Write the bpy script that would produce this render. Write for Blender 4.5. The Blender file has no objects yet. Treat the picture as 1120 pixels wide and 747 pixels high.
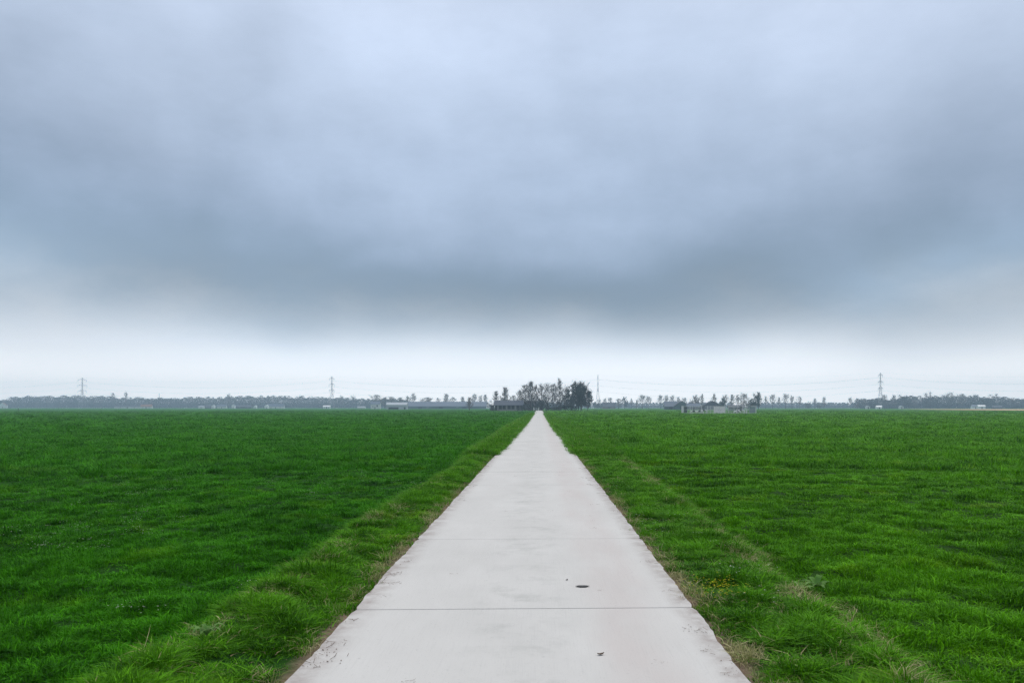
import bpy, math, random
import numpy as np
from mathutils import Vector

SC = bpy.context.scene
COL = SC.collection
R = math.radians
F = 871.0            # focal length in photo pixels (28 mm equivalent)
HOR = 445.2          # horizon row in the photo
CAMZ = 1.7
YAW = math.atan(30.0 / F)
PXL, PXR = -1.566, 1.307      # edges of the concrete path
rng = np.random.default_rng(7)

# ------------------------------------------------------------------ helpers
def at(px, d, z=0.0):
    """point seen in photo column px at depth d"""
    cx = (px - 560.0) / F * d
    return Vector((cx * math.cos(YAW) - d * math.sin(YAW), cx * math.sin(YAW) + d * math.cos(YAW), z))

def height(top, d):
    return (HOR - top) / F * d + CAMZ

def tag(o, label=None, cat=None, group=None, kind=None):
    if label: o['label'] = label
    if cat: o['category'] = cat
    if group: o['group'] = group
    if kind: o['kind'] = kind
    return o

def empty(name, loc, rz=0.0, label=None, cat=None, group=None):
    o = bpy.data.objects.new(name, None)
    COL.objects.link(o)
    o.location = loc
    o.rotation_euler = (0, 0, rz)
    o.empty_display_size = 0.2
    return tag(o, label, cat, group)

class MB:
    def __init__(s): s.v, s.f = [], []
    def quad(s, a, b, c, d):
        n = len(s.v); s.v += [tuple(a), tuple(b), tuple(c), tuple(d)]; s.f.append((n, n+1, n+2, n+3)); return s
    def tri(s, a, b, c):
        n = len(s.v); s.v += [tuple(a), tuple(b), tuple(c)]; s.f.append((n, n+1, n+2)); return s
    def box(s, x0, x1, y0, y1, z0, z1):
        n = len(s.v)
        s.v += [(x, y, z) for z in (z0, z1) for x, y in ((x0, y0), (x1, y0), (x1, y1), (x0, y1))]
        s.f += [tuple(n+i for i in q) for q in ((3,2,1,0),(4,5,6,7),(0,1,5,4),(1,2,6,5),(2,3,7,6),(3,0,4,7))]
        return s
    def prism(s, poly, y0, y1):
        """polygon in x,z swept along y"""
        n, k = len(s.v), len(poly)
        s.v += [(x, y0, z) for x, z in poly] + [(x, y1, z) for x, z in poly]
        s.f.append(tuple(range(n, n+k))); s.f.append(tuple(range(n+2*k-1, n+k-1, -1)))
        for i in range(k):
            j = (i+1) % k
            s.f.append((n+j, n+i, n+k+i, n+k+j))
        return s
    def tube(s, pts, rad, sides=4, cap=True):
        pts = [Vector(p) for p in pts]
        if not hasattr(rad, '__len__'): rad = [rad]*len(pts)
        n0 = len(s.v)
        for i, p in enumerate(pts):
            t = (pts[min(i+1, len(pts)-1)] - pts[max(i-1, 0)])
            if t.length < 1e-6: t = Vector((0, 0, 1))
            t.normalize()
            u = t.cross(Vector((0, 0, 1)) if abs(t.z) < .9 else Vector((1, 0, 0))).normalized()
            w = t.cross(u)
            for k in range(sides):
                a = 2*math.pi*(k+.5)/sides
                s.v.append(tuple(p + (u*math.cos(a) + w*math.sin(a))*rad[i]))
        for i in range(len(pts)-1):
            for k in range(sides):
                a, b = n0+i*sides+k, n0+i*sides+(k+1) % sides
                s.f.append((a, b, b+sides, a+sides))
        if cap:
            s.f.append(tuple(n0+k for k in reversed(range(sides))))
            m = n0+(len(pts)-1)*sides
            s.f.append(tuple(m+k for k in range(sides)))
        return s
    def ring(s, c, ax, r, t, n=12):
        ax = Vector(ax).normalized(); u = ax.orthogonal().normalized(); w = ax.cross(u)
        P = [Vector(c) + (u*math.cos(2*math.pi*i/n) + w*math.sin(2*math.pi*i/n))*r for i in range(n+1)]
        return s.tube(P, t, 4, False)
    def mesh(s, name, mat, smooth=False):
        me = bpy.data.meshes.new(name)
        me.from_pydata(s.v, [], s.f)
        if mat: me.materials.append(mat)
        if smooth: me.polygons.foreach_set('use_smooth', [True]*len(me.polygons))
        me.update()
        return me
    def build(s, name, mat, parent=None, smooth=False):
        return link(name, s.mesh(name, mat, smooth), parent)

def link(name, me, parent=None):
    o = bpy.data.objects.new(name, me)
    COL.objects.link(o)
    if parent: o.parent = parent
    return o

def copy_tree(o, parent=None):
    c = o.copy(); COL.objects.link(c); c.parent = parent
    for ch in [x for x in o.children]:
        copy_tree(ch, c)
    return c

def np_mesh(name, V, faces_flat, sizes, mat, attrs=None, smooth=False):
    me = bpy.data.meshes.new(name)
    me.vertices.add(len(V)); me.vertices.foreach_set('co', np.asarray(V, np.float32).ravel())
    if len(sizes):
        me.loops.add(len(faces_flat)); me.loops.foreach_set('vertex_index', np.asarray(faces_flat, np.int32))
        me.polygons.add(len(sizes))
        st = np.concatenate([[0], np.cumsum(sizes)[:-1]]).astype(np.int32)
        me.polygons.foreach_set('loop_start', st)
        if smooth: me.polygons.foreach_set('use_smooth', np.ones(len(sizes), bool))
    if mat: me.materials.append(mat)
    for an, (typ, arr) in (attrs or {}).items():
        a = me.attributes.new(an, typ, 'POINT')
        key = {'FLOAT': 'value', 'INT': 'value', 'FLOAT_VECTOR': 'vector', 'FLOAT_COLOR': 'color'}[typ]
        a.data.foreach_set(key, np.asarray(arr).ravel())
    me.update(calc_edges=True)
    return me

def _hash(ix, iy, seed):
    h = (ix.astype(np.int64)*374761393 + iy.astype(np.int64)*668265263 + seed*974711) & 0x7fffffff
    h = ((h ^ (h >> 13))*1274126177) & 0x7fffffff
    h = (h ^ (h >> 16)) & 0xffff
    return h/65535.0
def vnoise(x, y, s, seed=0):
    x = np.asarray(x, float)/s; y = np.asarray(y, float)/s
    ix, iy = np.floor(x), np.floor(y)
    fx, fy = x-ix, y-iy
    fx = fx*fx*(3-2*fx); fy = fy*fy*(3-2*fy)
    a = _hash(ix, iy, seed); b = _hash(ix+1, iy, seed); c = _hash(ix, iy+1, seed); d = _hash(ix+1, iy+1, seed)
    return (a*(1-fx)+b*fx)*(1-fy)+(c*(1-fx)+d*fx)*fy
def sstep(a, b, x):
    t = np.clip((x-a)/(b-a), 0, 1); return t*t*(3-2*t)

# ------------------------------------------------------------------ materials
def newmat(name):
    m = bpy.data.materials.new(name); m.use_nodes = True
    nt = m.node_tree; nt.nodes.clear()
    out = nt.nodes.new('ShaderNodeOutputMaterial')
    return m, nt, out
class NT:
    """tiny node-graph writer"""
    def __init__(s, nt): s.nt = nt
    def n(s, typ, ins=None, **kw):
        nd = s.nt.nodes.new(typ)
        for k, v in kw.items(): setattr(nd, k, v)
        for k, v in (ins or {}).items(): s.set(nd.inputs[k], v)
        return nd
    def set(s, sock, v):
        if hasattr(v, 'is_output'): s.nt.links.new(v, sock)
        else: sock.default_value = v
    def math(s, op, a, b=0.0, c=None, clamp=False):
        nd = s.nt.nodes.new('ShaderNodeMath'); nd.operation = op; nd.use_clamp = clamp
        s.set(nd.inputs[0], a); s.set(nd.inputs[1], b)
        if c is not None: s.set(nd.inputs[2], c)
        return nd.outputs[0]
    def mix(s, fac, a, b, blend='MIX'):
        nd = s.nt.nodes.new('ShaderNodeMix'); nd.data_type = 'RGBA'; nd.blend_type = blend
        s.set(nd.inputs[0], fac); s.set(nd.inputs[6], col4(a)); s.set(nd.inputs[7], col4(b))
        return nd.outputs[2]
    def noise(s, vec, scale, detail=3.0, rough=.55, out='Fac'):
        nd = s.n('ShaderNodeTexNoise', {'Vector': vec, 'Scale': scale, 'Detail': detail, 'Roughness': rough})
        return nd.outputs[out]
    def range(s, v, a, b, c=0.0, d=1.0, smooth=True):
        nd = s.n('ShaderNodeMapRange', {0: v, 1: a, 2: b, 3: c, 4: d}); nd.clamp = True
        if smooth: nd.interpolation_type = 'SMOOTHSTEP'
        return nd.outputs[0]
    def vmul(s, v, k):
        nd = s.n('ShaderNodeVectorMath', {0: v, 1: k}, operation='MULTIPLY'); return nd.outputs[0]
def col4(c):
    if isinstance(c, tuple) and len(c) == 3: return (*c, 1.0)
    return c

def plain(name, c, rough=.8, var=.25, scale=1.5, spec=.3, metal=0.0, dirt=None):
    """surface colour with noise variation and optional dirt in the grain"""
    m, nt, out = newmat(name); g = NT(nt)
    tc = g.n('ShaderNodeTexCoord').outputs['Object']
    nz = g.noise(tc, scale, 5)
    c2 = tuple(x*(1-var) for x in c); c3 = tuple(min(1, x*(1+var*.6)) for x in c)
    colr = g.mix(nz, c2, c3)
    if dirt:
        colr = g.mix(g.range(g.noise(tc, scale*3.1, 6), .55, .75), colr, dirt)
    b = g.n('ShaderNodeBsdfPrincipled', {'Base Color': colr, 'Roughness': rough, 'Specular IOR Level': spec, 'Metallic': metal})
    nt.links.new(b.outputs[0], out.inputs[0])
    return m

def leafmat(name, c1, c2, scale=.6, trans=.25):
    m, nt, out = newmat(name); g = NT(nt)
    geo = g.n('ShaderNodeNewGeometry')
    oi = g.n('ShaderNodeObjectInfo')
    nz = g.noise(geo.outputs['Position'], scale, 3)
    f = g.math('ADD', g.math('MULTIPLY', g.range(nz, .3, .7), .7), g.math('MULTIPLY', oi.outputs['Random'], .3))
    c = g.mix(f, c1, c2)
    d = g.n('ShaderNodeBsdfDiffuse', {'Color': c}); t = g.n('ShaderNodeBsdfTranslucent', {'Color': c})
    mx = g.n('ShaderNodeMixShader', {0: trans, 1: d.outputs[0], 2: t.outputs[0]})
    nt.links.new(mx.outputs[0], out.inputs[0])
    return m

M = {}
M['bark'] = plain('bark', (.11, .10, .09), .95, .3, 3, .1)
M['twig'] = leafmat('twig', (.15, .135, .125), (.20, .185, .17), .3, .1)
M['twig_red'] = leafmat('twig_reddish', (.10, .065, .055), (.12, .085, .07), .3, .1)
M['evergreen'] = leafmat('evergreen_leaf', (.032, .045, .035), (.055, .068, .052), .5)
M['evergreen_blue'] = leafmat('grey_green_leaf', (.04, .07, .06), (.07, .10, .085), .5)
M['conifer'] = leafmat('conifer_needle', (.012, .025, .018), (.022, .04, .026), .8)
M['shrub'] = leafmat('shrub_leaf', (.05, .06, .05), (.085, .09, .075), .8)
M['wood_far'] = leafmat('far_wood_twig', (.045, .055, .055), (.08, .085, .08), .03)
M['roof_blue'] = plain('blue_grey_roof', (.11, .135, .175), .7, .2, .4)
M['roof_dark'] = plain('dark_roof_tile', (.07, .075, .09), .75, .3, .7)
M['roof_red'] = plain('red_roof_tile', (.26, .15, .11), .8, .25, .7)
M['white'] = plain('white_paint', (.78, .78, .76), .6, .07, .6, dirt=(.6, .6, .56))
M['cream'] = plain('pale_render', (.6, .6, .57), .8, .12, .5)
M['slate'] = plain('slate_sheet', (.05, .062, .085), .75, .25, .6)
M['pale_sheet'] = plain('pale_metal_sheet', (.38, .41, .43), .6, .12, .5)
M['slate_board'] = plain('slate_board', (.10, .10, .13), .85, .25, .7)
M['brick'] = plain('brown_brick', (.17, .12, .10), .9, .3, 1.2)
M['board'] = plain('dark_timber_board', (.05, .05, .05), .85, .3, 1.0)
M['board_green'] = plain('green_sheet_wall', (.06, .10, .095), .8, .2, .5)
M['pillar'] = plain('weathered_pillar', (.22, .22, .2), .85, .2, 1.)
M['dark'] = plain('barn_interior_dark', (.02, .022, .026), .9, .3, 1.)
M['glass'] = plain('window_pane', (.03, .04, .05), .1, .1, 1., .6)
M['steel'] = plain('galvanised_steel', (.30, .31, .32), .5, .15, .2, .5)
M['steel_light'] = plain('pale_galvanised_steel', (.62, .64, .64), .5, .12, 1.5, .5)
M['cable'] = plain('aluminium_cable', (.28, .29, .30), .5, .1, .1)
M['pipe_dark'] = plain('dark_green_pipe_paint', (.03, .05, .05), .5, .2, 2.)
M['cabinet'] = plain('grey_green_cabinet', (.17, .25, .25), .6, .12, 1.)
M['post'] = plain('dark_fence_post', (.06, .05, .04), .9, .3, 3)
M['ceramic'] = plain('insulator_glass', (.12, .16, .15), .3, .1, 1)
M['gravel'] = plain('pale_gravel', (.26, .29, .22), .95, .35, 9)

def m_grass(name, g1, g2, dry, patch_scale=.35, lift=1.0):
    m, nt, out = newmat(name); g = NT(nt)
    geo = g.n('ShaderNodeNewGeometry').outputs['Position']
    at_ = g.n('ShaderNodeAttribute', attribute_name='tint', attribute_type='GEOMETRY')
    sep = g.n('ShaderNodeSeparateColor', {0: at_.outputs['Color']})
    big = g.noise(geo, patch_scale, 4, .6)
    small = g.noise(geo, 2.3, 2)
    f = g.math('ADD', g.math('MULTIPLY', g.math('POWER', sep.outputs[0], 2.6), .85), g.math('ADD', g.math('MULTIPLY', g.range(big, .33, .67), .35), g.math('MULTIPLY', g.range(small, .3, .7), .25)))
    c = g.mix(f, g1, g2)
    yel = g.mix(.5, g2, (g2[0]*2.4, g2[1]*1.0, g2[2]))
    c = g.mix(g.math('MULTIPLY', g.range(g.noise(geo, .8, 3), .55, .75), .5), c, yel)
    c = g.mix(sep.outputs[1], c, dry)
    d = g.n('ShaderNodeBsdfPrincipled', {'Base Color': c, 'Roughness': .6, 'Specular IOR Level': .04})
    t = g.n('ShaderNodeBsdfTranslucent', {'Color': c})
    mx = g.n('ShaderNodeMixShader', {0: .2, 1: d.outputs[0], 2: t.outputs[0]})
    nt.links.new(mx.outputs[0], out.inputs[0])
    return m
G_DARK, G_LITE = (.014, .085, .006), (.05, .235, .016)
M['grass_left'] = m_grass('meadow_grass_left', (.006, .047, .001), (.070, .315, .004), (.30, .27, .13))
M['grass_right'] = m_grass('meadow_grass_right', (.009, .056, .0012), (.130, .40, .005), (.30, .27, .13))
M['grass_verge'] = m_grass('verge_grass', (.010, .060, .002), (.120, .355, .008), (.33, .28, .15), .9)
M['straw'] = m_grass('dry_straw', (.17, .18, .06), (.36, .35, .15), (.50, .45, .25), .9)
M['clover'] = leafmat('clover_flower', (.5, .55, .42), (.7, .72, .62), 3., .3)
M['buttercup'] = leafmat('yellow_flower', (.55, .5, .03), (.65, .6, .05), 3., .3)
M['dock'] = leafmat('broad_leaf', (.10, .22, .05), (.2, .33, .11), 9., .3)

def m_ground():
    m, nt, out = newmat('turf_ground'); g = NT(nt)
    geo = g.n('ShaderNodeNewGeometry').outputs['Position']
    sx = g.n('ShaderNodeSeparateXYZ', {0: geo})
    st = g.vmul(geo, (1.0, .35, 1.0))
    a = g.noise(st, .05, 5, .6); b = g.noise(geo, .5, 5, .6); c_ = g.noise(geo, 6., 4, .65)
    f = g.math('ADD', g.math('MULTIPLY', g.range(a, .3, .7), .4), g.math('ADD', g.math('MULTIPLY', g.range(b, .3, .7), .35), g.math('MULTIPLY', g.range(c_, .3, .7), .25)))
    left0 = g.mix(f, (.008, .026, .004), (.016, .070, .005)); left = g.mix(g.range(sx.outputs[1], 330., 430.), left0, g.mix(f, (.010, .075, .003), (.030, .165, .008)))
    right0 = g.mix(f, (.010, .028, .004), (.024, .076, .005)); right = g.mix(g.range(sx.outputs[1], 330., 430.), right0, g.mix(f, (.014, .080, .003), (.050, .185, .008)))
    side = g.range(sx.outputs[0], -1.5, 1.5)
    c = g.mix(side, left, right)
    # bare soil and straw litter along the path edges and the furrow of the right verge
    wob = g.math('MULTIPLY', g.math('SUBTRACT', g.noise(geo, 1.7, 4), .5), .35)
    dl = g.math('ABSOLUTE', g.math('ADD', g.math('ADD', sx.outputs[0], 1.50), wob))
    dr = g.math('ABSOLUTE', g.math('ADD', g.math('SUBTRACT', sx.outputs[0], 1.28), wob))
    edge = g.math('SUBTRACT', 1.0, g.range(g.math('MINIMUM', dl, dr), .06, .26))
    soil = g.mix(g.noise(geo, 14, 5), (.10, .065, .045), (.27, .21, .15))
    c = g.mix(edge, c, soil)
    fur = g.math('ABSOLUTE', g.math('ADD', g.math('SUBTRACT', sx.outputs[0], 2.5), wob))
    fm = g.math('MULTIPLY', g.math('SUBTRACT', 1.0, g.range(fur, .08, .3)), g.range(g.noise(geo, .9, 3), .4, .6))
    c = g.mix(fm, c, g.mix(g.noise(geo, 20, 4), (.10, .095, .035), (.26, .235, .11)))
    bmp = g.n('ShaderNodeBump', {'Strength': .8, 'Distance': .06, 'Height': g.math('ADD', c_, g.math('MULTIPLY', b, 2.0))})
    p = g.n('ShaderNodeBsdfPrincipled', {'Base Color': c, 'Roughness': .95, 'Specular IOR Level': .05, 'Normal': bmp.outputs[0]})
    nt.links.new(p.outputs[0], out.inputs[0])
    return m

def m_concrete():
    m, nt, out = newmat('pale_concrete'); g = NT(nt)
    geo = g.n('ShaderNodeNewGeometry').outputs['Position']
    sx = g.n('ShaderNodeSeparateXYZ', {0: geo})
    base = g.mix(g.noise(g.vmul(geo, (1.0, .45, 1.0)), 1.1, 6, .62), (.42, .41, .385), (.565, .553, .525))
    # pink-brown wheel track on the right, greyer middle
    wx = g.math('ADD', sx.outputs[0], g.math('MULTIPLY', g.math('SUBTRACT', g.noise(geo, .5, 3), .5), .5))
    tr = g.math('SUBTRACT', 1.0, g.range(g.math('ABSOLUTE', g.math('SUBTRACT', wx, .72)), .1, .42))
    trn = g.math('MULTIPLY', tr, g.range(g.noise(g.vmul(geo, (1.5, .35, 1)), 1.6, 5), .3, .7, .25, .9))
    c = g.mix(g.math('MULTIPLY', trn, .55), base, (.45, .395, .37))
    mid = g.math('SUBTRACT', 1.0, g.range(g.math('ABSOLUTE', g.math('ADD', wx, .15)), .15, .55))
    c = g.mix(g.math('MULTIPLY', mid, g.range(g.noise(geo, 2.2, 6, .7), .45, .75, 0, .7)), c, (.36, .36, .335))
    # dirty rims
    rim = g.math('MAXIMUM', g.range(sx.outputs[0], PXR-.24, PXR-.0), g.range(sx.outputs[0], PXL+.28, PXL+.0))
    c = g.mix(g.math('MULTIPLY', rim, g.range(g.noise(geo, 4., 6, .7), .35, .7, .15, .9)), c, (.25, .21, .19))
    # fine aggregate specks and pores
    sp = g.range(g.noise(geo, 70, 3, .6), .62, .74)
    c = g.mix(g.math('MULTIPLY', sp, .55), c, (.22, .215, .2))
    sp2 = g.range(g.noise(geo, 24, 5, .7), .60, .72)
    c = g.mix(g.math('MULTIPLY', sp2, .45), c, (.27, .27, .255))
    gr = g.noise(g.vmul(geo, (95., 2.2, 1.)), 1.0, 2)
    c = g.mix(g.math('MULTIPLY', g.range(gr, .5, .75), .13), c, (.3, .295, .285))
    h = g.math('ADD', g.math('MULTIPLY', gr, .5), g.noise(geo, 40, 4))
    bmp = g.n('ShaderNodeBump', {'Strength': .25, 'Distance': .006, 'Height': h})
    p = g.n('ShaderNodeBsdfPrincipled', {'Base Color': c, 'Roughness': .85, 'Specular IOR Level': .25, 'Normal': bmp.outputs[0]})
    nt.links.new(p.outputs[0], out.inputs[0])
    return m
M['ground'] = m_ground(); M['concrete'] = m_concrete()
M['plough'] = plain('ploughed_soil', (.54, .37, .20), .95, .2, .08)

# ------------------------------------------------------------------ terrain
def bound_left(y): return -2.55 + .25*sstep(5, 25, y) + (vnoise(y, y*0, 1.3, 3)-.5)*.22
def bound_right(y): return 2.48 + .35*sstep(8, 30, y) + (vnoise(y, y*0, 1.5, 5)-.5)*.2
def terrain(x, y):
    x = np.asarray(x, float); y = np.asarray(y, float)
    d = np.hypot(x, y)
    near = np.exp(-d/45.)
    bl, br = bound_left(y), bound_right(y)
    lf = sstep(0, .38, bl-x); rt = sstep(-.1, .35, x-br)
    z = -.035 - .30*lf - .14*rt + .05*np.exp(-((x-bl-.12)/.25)**2)*near
    z = z - .09*np.exp(-((x-br-.12)/.16)**2)*near - .05*np.exp(-((x-bl+.55)/.25)**2)*near
    verge = (1-lf)*(1-rt)
    field = 1-verge
    lump = (vnoise(x, y, .9, 11)-.5)*.13 + (vnoise(x, y, .36, 12)-.5)*.14
    z = z + lump*near*(.35+.65*field) + (vnoise(x, y, 26, 13)-.5)*.14*field
    slab = sstep(PXL-.12, PXL+.02, x)*sstep(PXR+.12, PXR-.02, x)*(y < 393)
    z = z*(1-slab) + slab*(-.075)
    far = sstep(380, 460, y)
    return z*(1-far) + far*(-.12)

def axis(lo, a, b, hi, step, g=1.07):
    mid = list(np.arange(a, b+1e-6, step))
    up, s = [], step
    v = b
    while v < hi: s *= g; v += s; up.append(min(v, hi))
    dn, s, v = [], step, a
    while v > lo: s *= g; v -= s; dn.append(max(v, lo))
    return np.array(dn[::-1] + mid + up)
xs = axis(-1900, -11, 11, 1900, .12, 1.09); ys = axis(-220, 2.5, 26, 1800, .13, 1.07)
X, Y = np.meshgrid(xs, ys)
Z = terrain(X, Y)
nx, ny = len(xs), len(ys)
idx = np.arange(nx*ny).reshape(ny, nx)
Q = np.stack([idx[:-1, :-1], idx[:-1, 1:], idx[1:, 1:], idx[1:, :-1]], -1).reshape(-1, 4)
gm = np_mesh('ground', np.stack([X, Y, Z], -1).reshape(-1, 3), Q.ravel(), np.full(len(Q), 4), M['ground'], smooth=True)
tag(link('ground', gm), kind='structure')

# concrete path: slabs with open joints, chipped edges, slightly skewed joints
pm = MB()
L, GAP, SK = 3.56, .014, .062
y0s = [6.735 + (k-3)*L for k in range(113)]
prng = random.Random(3)
for k in range(len(y0s)-1):
    ga, gb = (GAP if k == 3 else .009), (GAP if k == 2 else .009)
    ya, yb = y0s[k]+ga/2, y0s[k+1]-gb/2
    if yb > 394: yb = 394
    if ya >= 392: break
    n = 40 if k < 9 else (12 if k < 25 else 4)
    dz = prng.uniform(-.001, .001)
    rows = []
    for i in range(n+1):
        y = ya + (yb-ya)*i/n
        chip = lambda s: (vnoise(y, 0, .25, s)-.5)*.018 + (vnoise(y, 0, .8, s+2)-.5)*.018 + (vnoise(y, 0, .07, s+1)-.5)*.014 if k < 25 else 0.0
        jl = float(chip(21)) - (.02 if i in (0, n) else 0)*-1; jr = float(chip(31)) - (.02 if i in (0, n) else 0)
        rows.append((PXL+jl, PXR+jr, y))
    for i in range(n):
        (l0, r0, p0), (l1, r1, p1) = rows[i], rows[i+1]
        T = lambda x, y, z: (x, y+SK*x, z)
        pm.quad(T(l0, p0, dz), T(r0, p0, dz), T(r1, p1, dz), T(l1, p1, dz))
        pm.quad(T(l1, p1, -.12), T(l0, p0, -.12), T(l0, p0, dz), T(l1, p1, dz))
        pm.quad(T(r0, p0, -.12), T(r1, p1, -.12), T(r1, p1, dz), T(r0, p0, dz))
    (l0, r0, p0), (l1, r1, p1) = rows[0], rows[-1]
    if k != 2:      # packed joint filler just below the slab faces
        pm.quad(T(l1, p1, -.009), T(r1, p1, -.009), T(r1, p1+gb, -.009), T(l1, p1+gb, -.009))
    pm.quad(T(l0, p0, -.12), T(r0, p0, -.12), T(r0, p0, dz), T(l0, p0, dz))
    pm.quad(T(r1, p1, -.12), T(l1, p1, -.12), T(l1, p1, dz), T(r1, p1, dz))
tag(pm.build('path', M['concrete']), kind='structure')

# ploughed strip far right
ps = MB()
A = [at(985, 640), at(1480, 640), at(1500, 380), at(1130, 395), at(1040, 480)]
ps.v = [(p.x, p.y, .06) for p in A[::-1]]; ps.f = [(0, 1, 2, 3, 4)]
tag(ps.build('ploughed_field', M['plough']), kind='structure')

# ------------------------------------------------------------------ grass
def blade_tuft(name, n, hmin, hmax, rad, width, lean, mat, dryp=.03, seed=0, segs=3, flop=.6):
    r = np.random.default_rng(seed)
    V, Fi, S, T = [], [], [], []
    for b in range(n):
        a = r.uniform(0, 2*math.pi); rr = rad*math.sqrt(r.random())
        px, py = rr*math.cos(a), rr*math.sin(a)
        h = r.uniform(hmin, hmax)
        la = a + r.normal(0, .9); le = abs(r.normal(lean, lean*.5))
        dx, dy = math.cos(la), math.sin(la)
        wa = la + math.pi/2 + r.normal(0, .5)
        wx, wy = math.cos(wa), math.sin(wa)
        w = width*r.uniform(.6, 1.2)
        n0 = len(V)
        t1 = r.random(); dry = 1.0 if r.random() < dryp else 0.0
        for s in range(segs+1):
            t = s/segs
            off = h*le*(t**1.7)*1.2
            z = h*(t - flop*le*t*t*.55) - .015*(s == 0)
            ww = w*(1-t)**.6*.5
            if s < segs:
                V.append((px+dx*off-wx*ww, py+dy*off-wy*ww, z)); V.append((px+dx*off+wx*ww, py+dy*off+wy*ww, z))
                T += [(t1, dry, t, 1)]*2
            else:
                V.append((px+dx*off, py+dy*off, z)); T.append((t1, dry, t, 1))
        for s in range(segs-1):
            q = n0+2*s; Fi += [q, q+1, q+3, q+2]; S.append(4)
        q = n0+2*(segs-1); Fi += [q, q+1, q+2]; S.append(3)
    me = np_mesh(name, V, Fi, S, mat, {'tint': ('FLOAT_COLOR', T)}, smooth=True)
    return bpy.data.objects.new(name, me)

def proto_collection(name, objs):
    c = bpy.data.collections.new(name)
    for i, o in enumerate(objs):
        o.name = '%s_%02d' % (name, i)
        c.objects.link(o)
    return c

def scatter(name, pts, rot, scl, idx, coll, mat):
    me = np_mesh(name, pts, [], [], mat, {'rot': ('FLOAT_VECTOR', rot.astype(np.float32)), 'scl': ('FLOAT_VECTOR', scl.astype(np.float32)), 'idx': ('INT', idx.astype(np.int32))})
    o = link(name, me)
    ng = bpy.data.node_groups.new(name+'_scatter', 'GeometryNodeTree')
    ng.interface.new_socket('Geometry', in_out='INPUT', socket_type='NodeSocketGeometry')
    ng.interface.new_socket('Geometry', in_out='OUTPUT', socket_type='NodeSocketGeometry')
    N, Lk = ng.nodes, ng.links
    gi = N.new('NodeGroupInput'); go = N.new('NodeGroupOutput')
    ci = N.new('GeometryNodeCollectionInfo'); ci.inputs['Collection'].default_value = coll
    ci.inputs['Separate Children'].default_value = True; ci.inputs['Reset Children'].default_value = True
    ip = N.new('GeometryNodeInstanceOnPoints'); ip.inputs['Pick Instance'].default_value = True
    def attr(nm, typ):
        a = N.new('GeometryNodeInputNamedAttribute'); a.data_type = typ; a.inputs[0].default_value = nm; return a.outputs[0]
    Lk.new(gi.outputs[0], ip.inputs['Points']); Lk.new(ci.outputs[0], ip.inputs['Instance'])
    Lk.new(attr('idx', 'INT'), ip.inputs['Instance Index'])
    e2r = N.new('FunctionNodeEulerToRotation'); Lk.new(attr('rot', 'FLOAT_VECTOR'), e2r.inputs[0])
    Lk.new(e2r.outputs[0], ip.inputs['Rotation']); Lk.new(attr('scl', 'FLOAT_VECTOR'), ip.inputs['Scale'])
    Lk.new(ip.outputs[0], go.inputs[0])
    md = o.modifiers.new('scatter', 'NODES'); md.node_group = ng
    return o

def polar_points(n, r0, r1, power, half=R(46)):
    """points in the wedge in front of the camera, density ~ r^-power"""
    u = rng.random(n); k = 2-power
    r = (r0**k + u*(r1**k - r0**k))**(1/k)
    a = rng.uniform(-half, half, n) + YAW
    return -r*np.sin(a), r*np.cos(a), r

def field(name, side, mat, label, dens=1.0):
    protos = []
    for i in range(6):
        protos.append(blade_tuft('meadow_tuft', 44, .018, .058, .12, .012, .95, mat, .0, 100+i))
    for i in range(3):
        protos.append(blade_tuft('meadow_clump', 58, .022, .085, .10, .0125, 1.15, mat, .001, 200+i))
    for i in range(3):
        protos.append(blade_tuft('meadow_far', 52, .04, .14, .22, .020, .85, mat, 0.0, 300+i, segs=2))
    coll = proto_collection(name+'_tufts', protos)
    P = []
    for n, r0, r1, pw in ((int(15000*dens), 2.2, 10, .0), (int(95000*dens), 10, 90, 1.62), (int(70000*dens), 90, 450, 2.1)):
        x, y, r = polar_points(n, r0, r1, pw)
        P.append(np.stack([x, y, r], 1))
    P = np.concatenate(P)
    x, y, r = P.T
    if side < 0: keep = x < bound_left(y)-.05
    else: keep = x > bound_right(y)+.0+.2*vnoise(x*0, y, .8, 45)
    # patchy cover: thinner and shorter in hollows
    hn = .30*vnoise(x, y, .75, 41) + .2*vnoise(x, y, 2.2, 42) + .5*vnoise(x, y, .27, 43)
    keep &= rng.random(len(x)) < np.where(r < 40, sstep(.25, .47, hn)*.72+.28, 1)
    keep &= rng.random(len(x)) < 1-.5*sstep(250, 430, r)
    keep &= ~((np.abs(x-at(789, 220).x) < 11) & (np.abs(y-222) < 8))
    x, y, r, hn = x[keep], y[keep], r[keep], hn[keep]
    n = len(x)
    z = terrain(x, y)
    grow = np.clip((r/13.)**.62, 1, 6.5)
    hs = (.45 + 1.05*sstep(.25, .75, hn))*rng.uniform(.75, 1.25, n)
    hs = hs*np.clip(1.15 - .10*np.log(np.maximum(r, 1)/5), .75, 1.15)
    if side > 0:
        ridge = sstep(.1, .2, x-bound_right(y))*sstep(.75, .4, x-bound_right(y))*sstep(.45, .6, vnoise(x*.5, y, .55, 47))*(r < 40)
        hs = hs*(1+.75*ridge)
    idx = np.where(r > 26, 9 + rng.integers(0, 3, n), np.where((hn > .56) & (rng.random(n) < .7), 6+rng.integers(0, 3, n), rng.integers(0, 6, n)))
    rot = np.stack([rng.normal(0, .10, n), rng.normal(0, .10, n), rng.uniform(0, 6.283, n)], 1)
    scl = np.stack([grow, grow, hs*np.clip(grow**.3, 1, 1.5)], 1)*rng.uniform(.85, 1.2, n)[:, None]
    o = scatter(name, np.stack([x, y, z], 1), rot, scl, idx, coll, mat)
    return tag(o, label, 'grass', kind='stuff')

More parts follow.
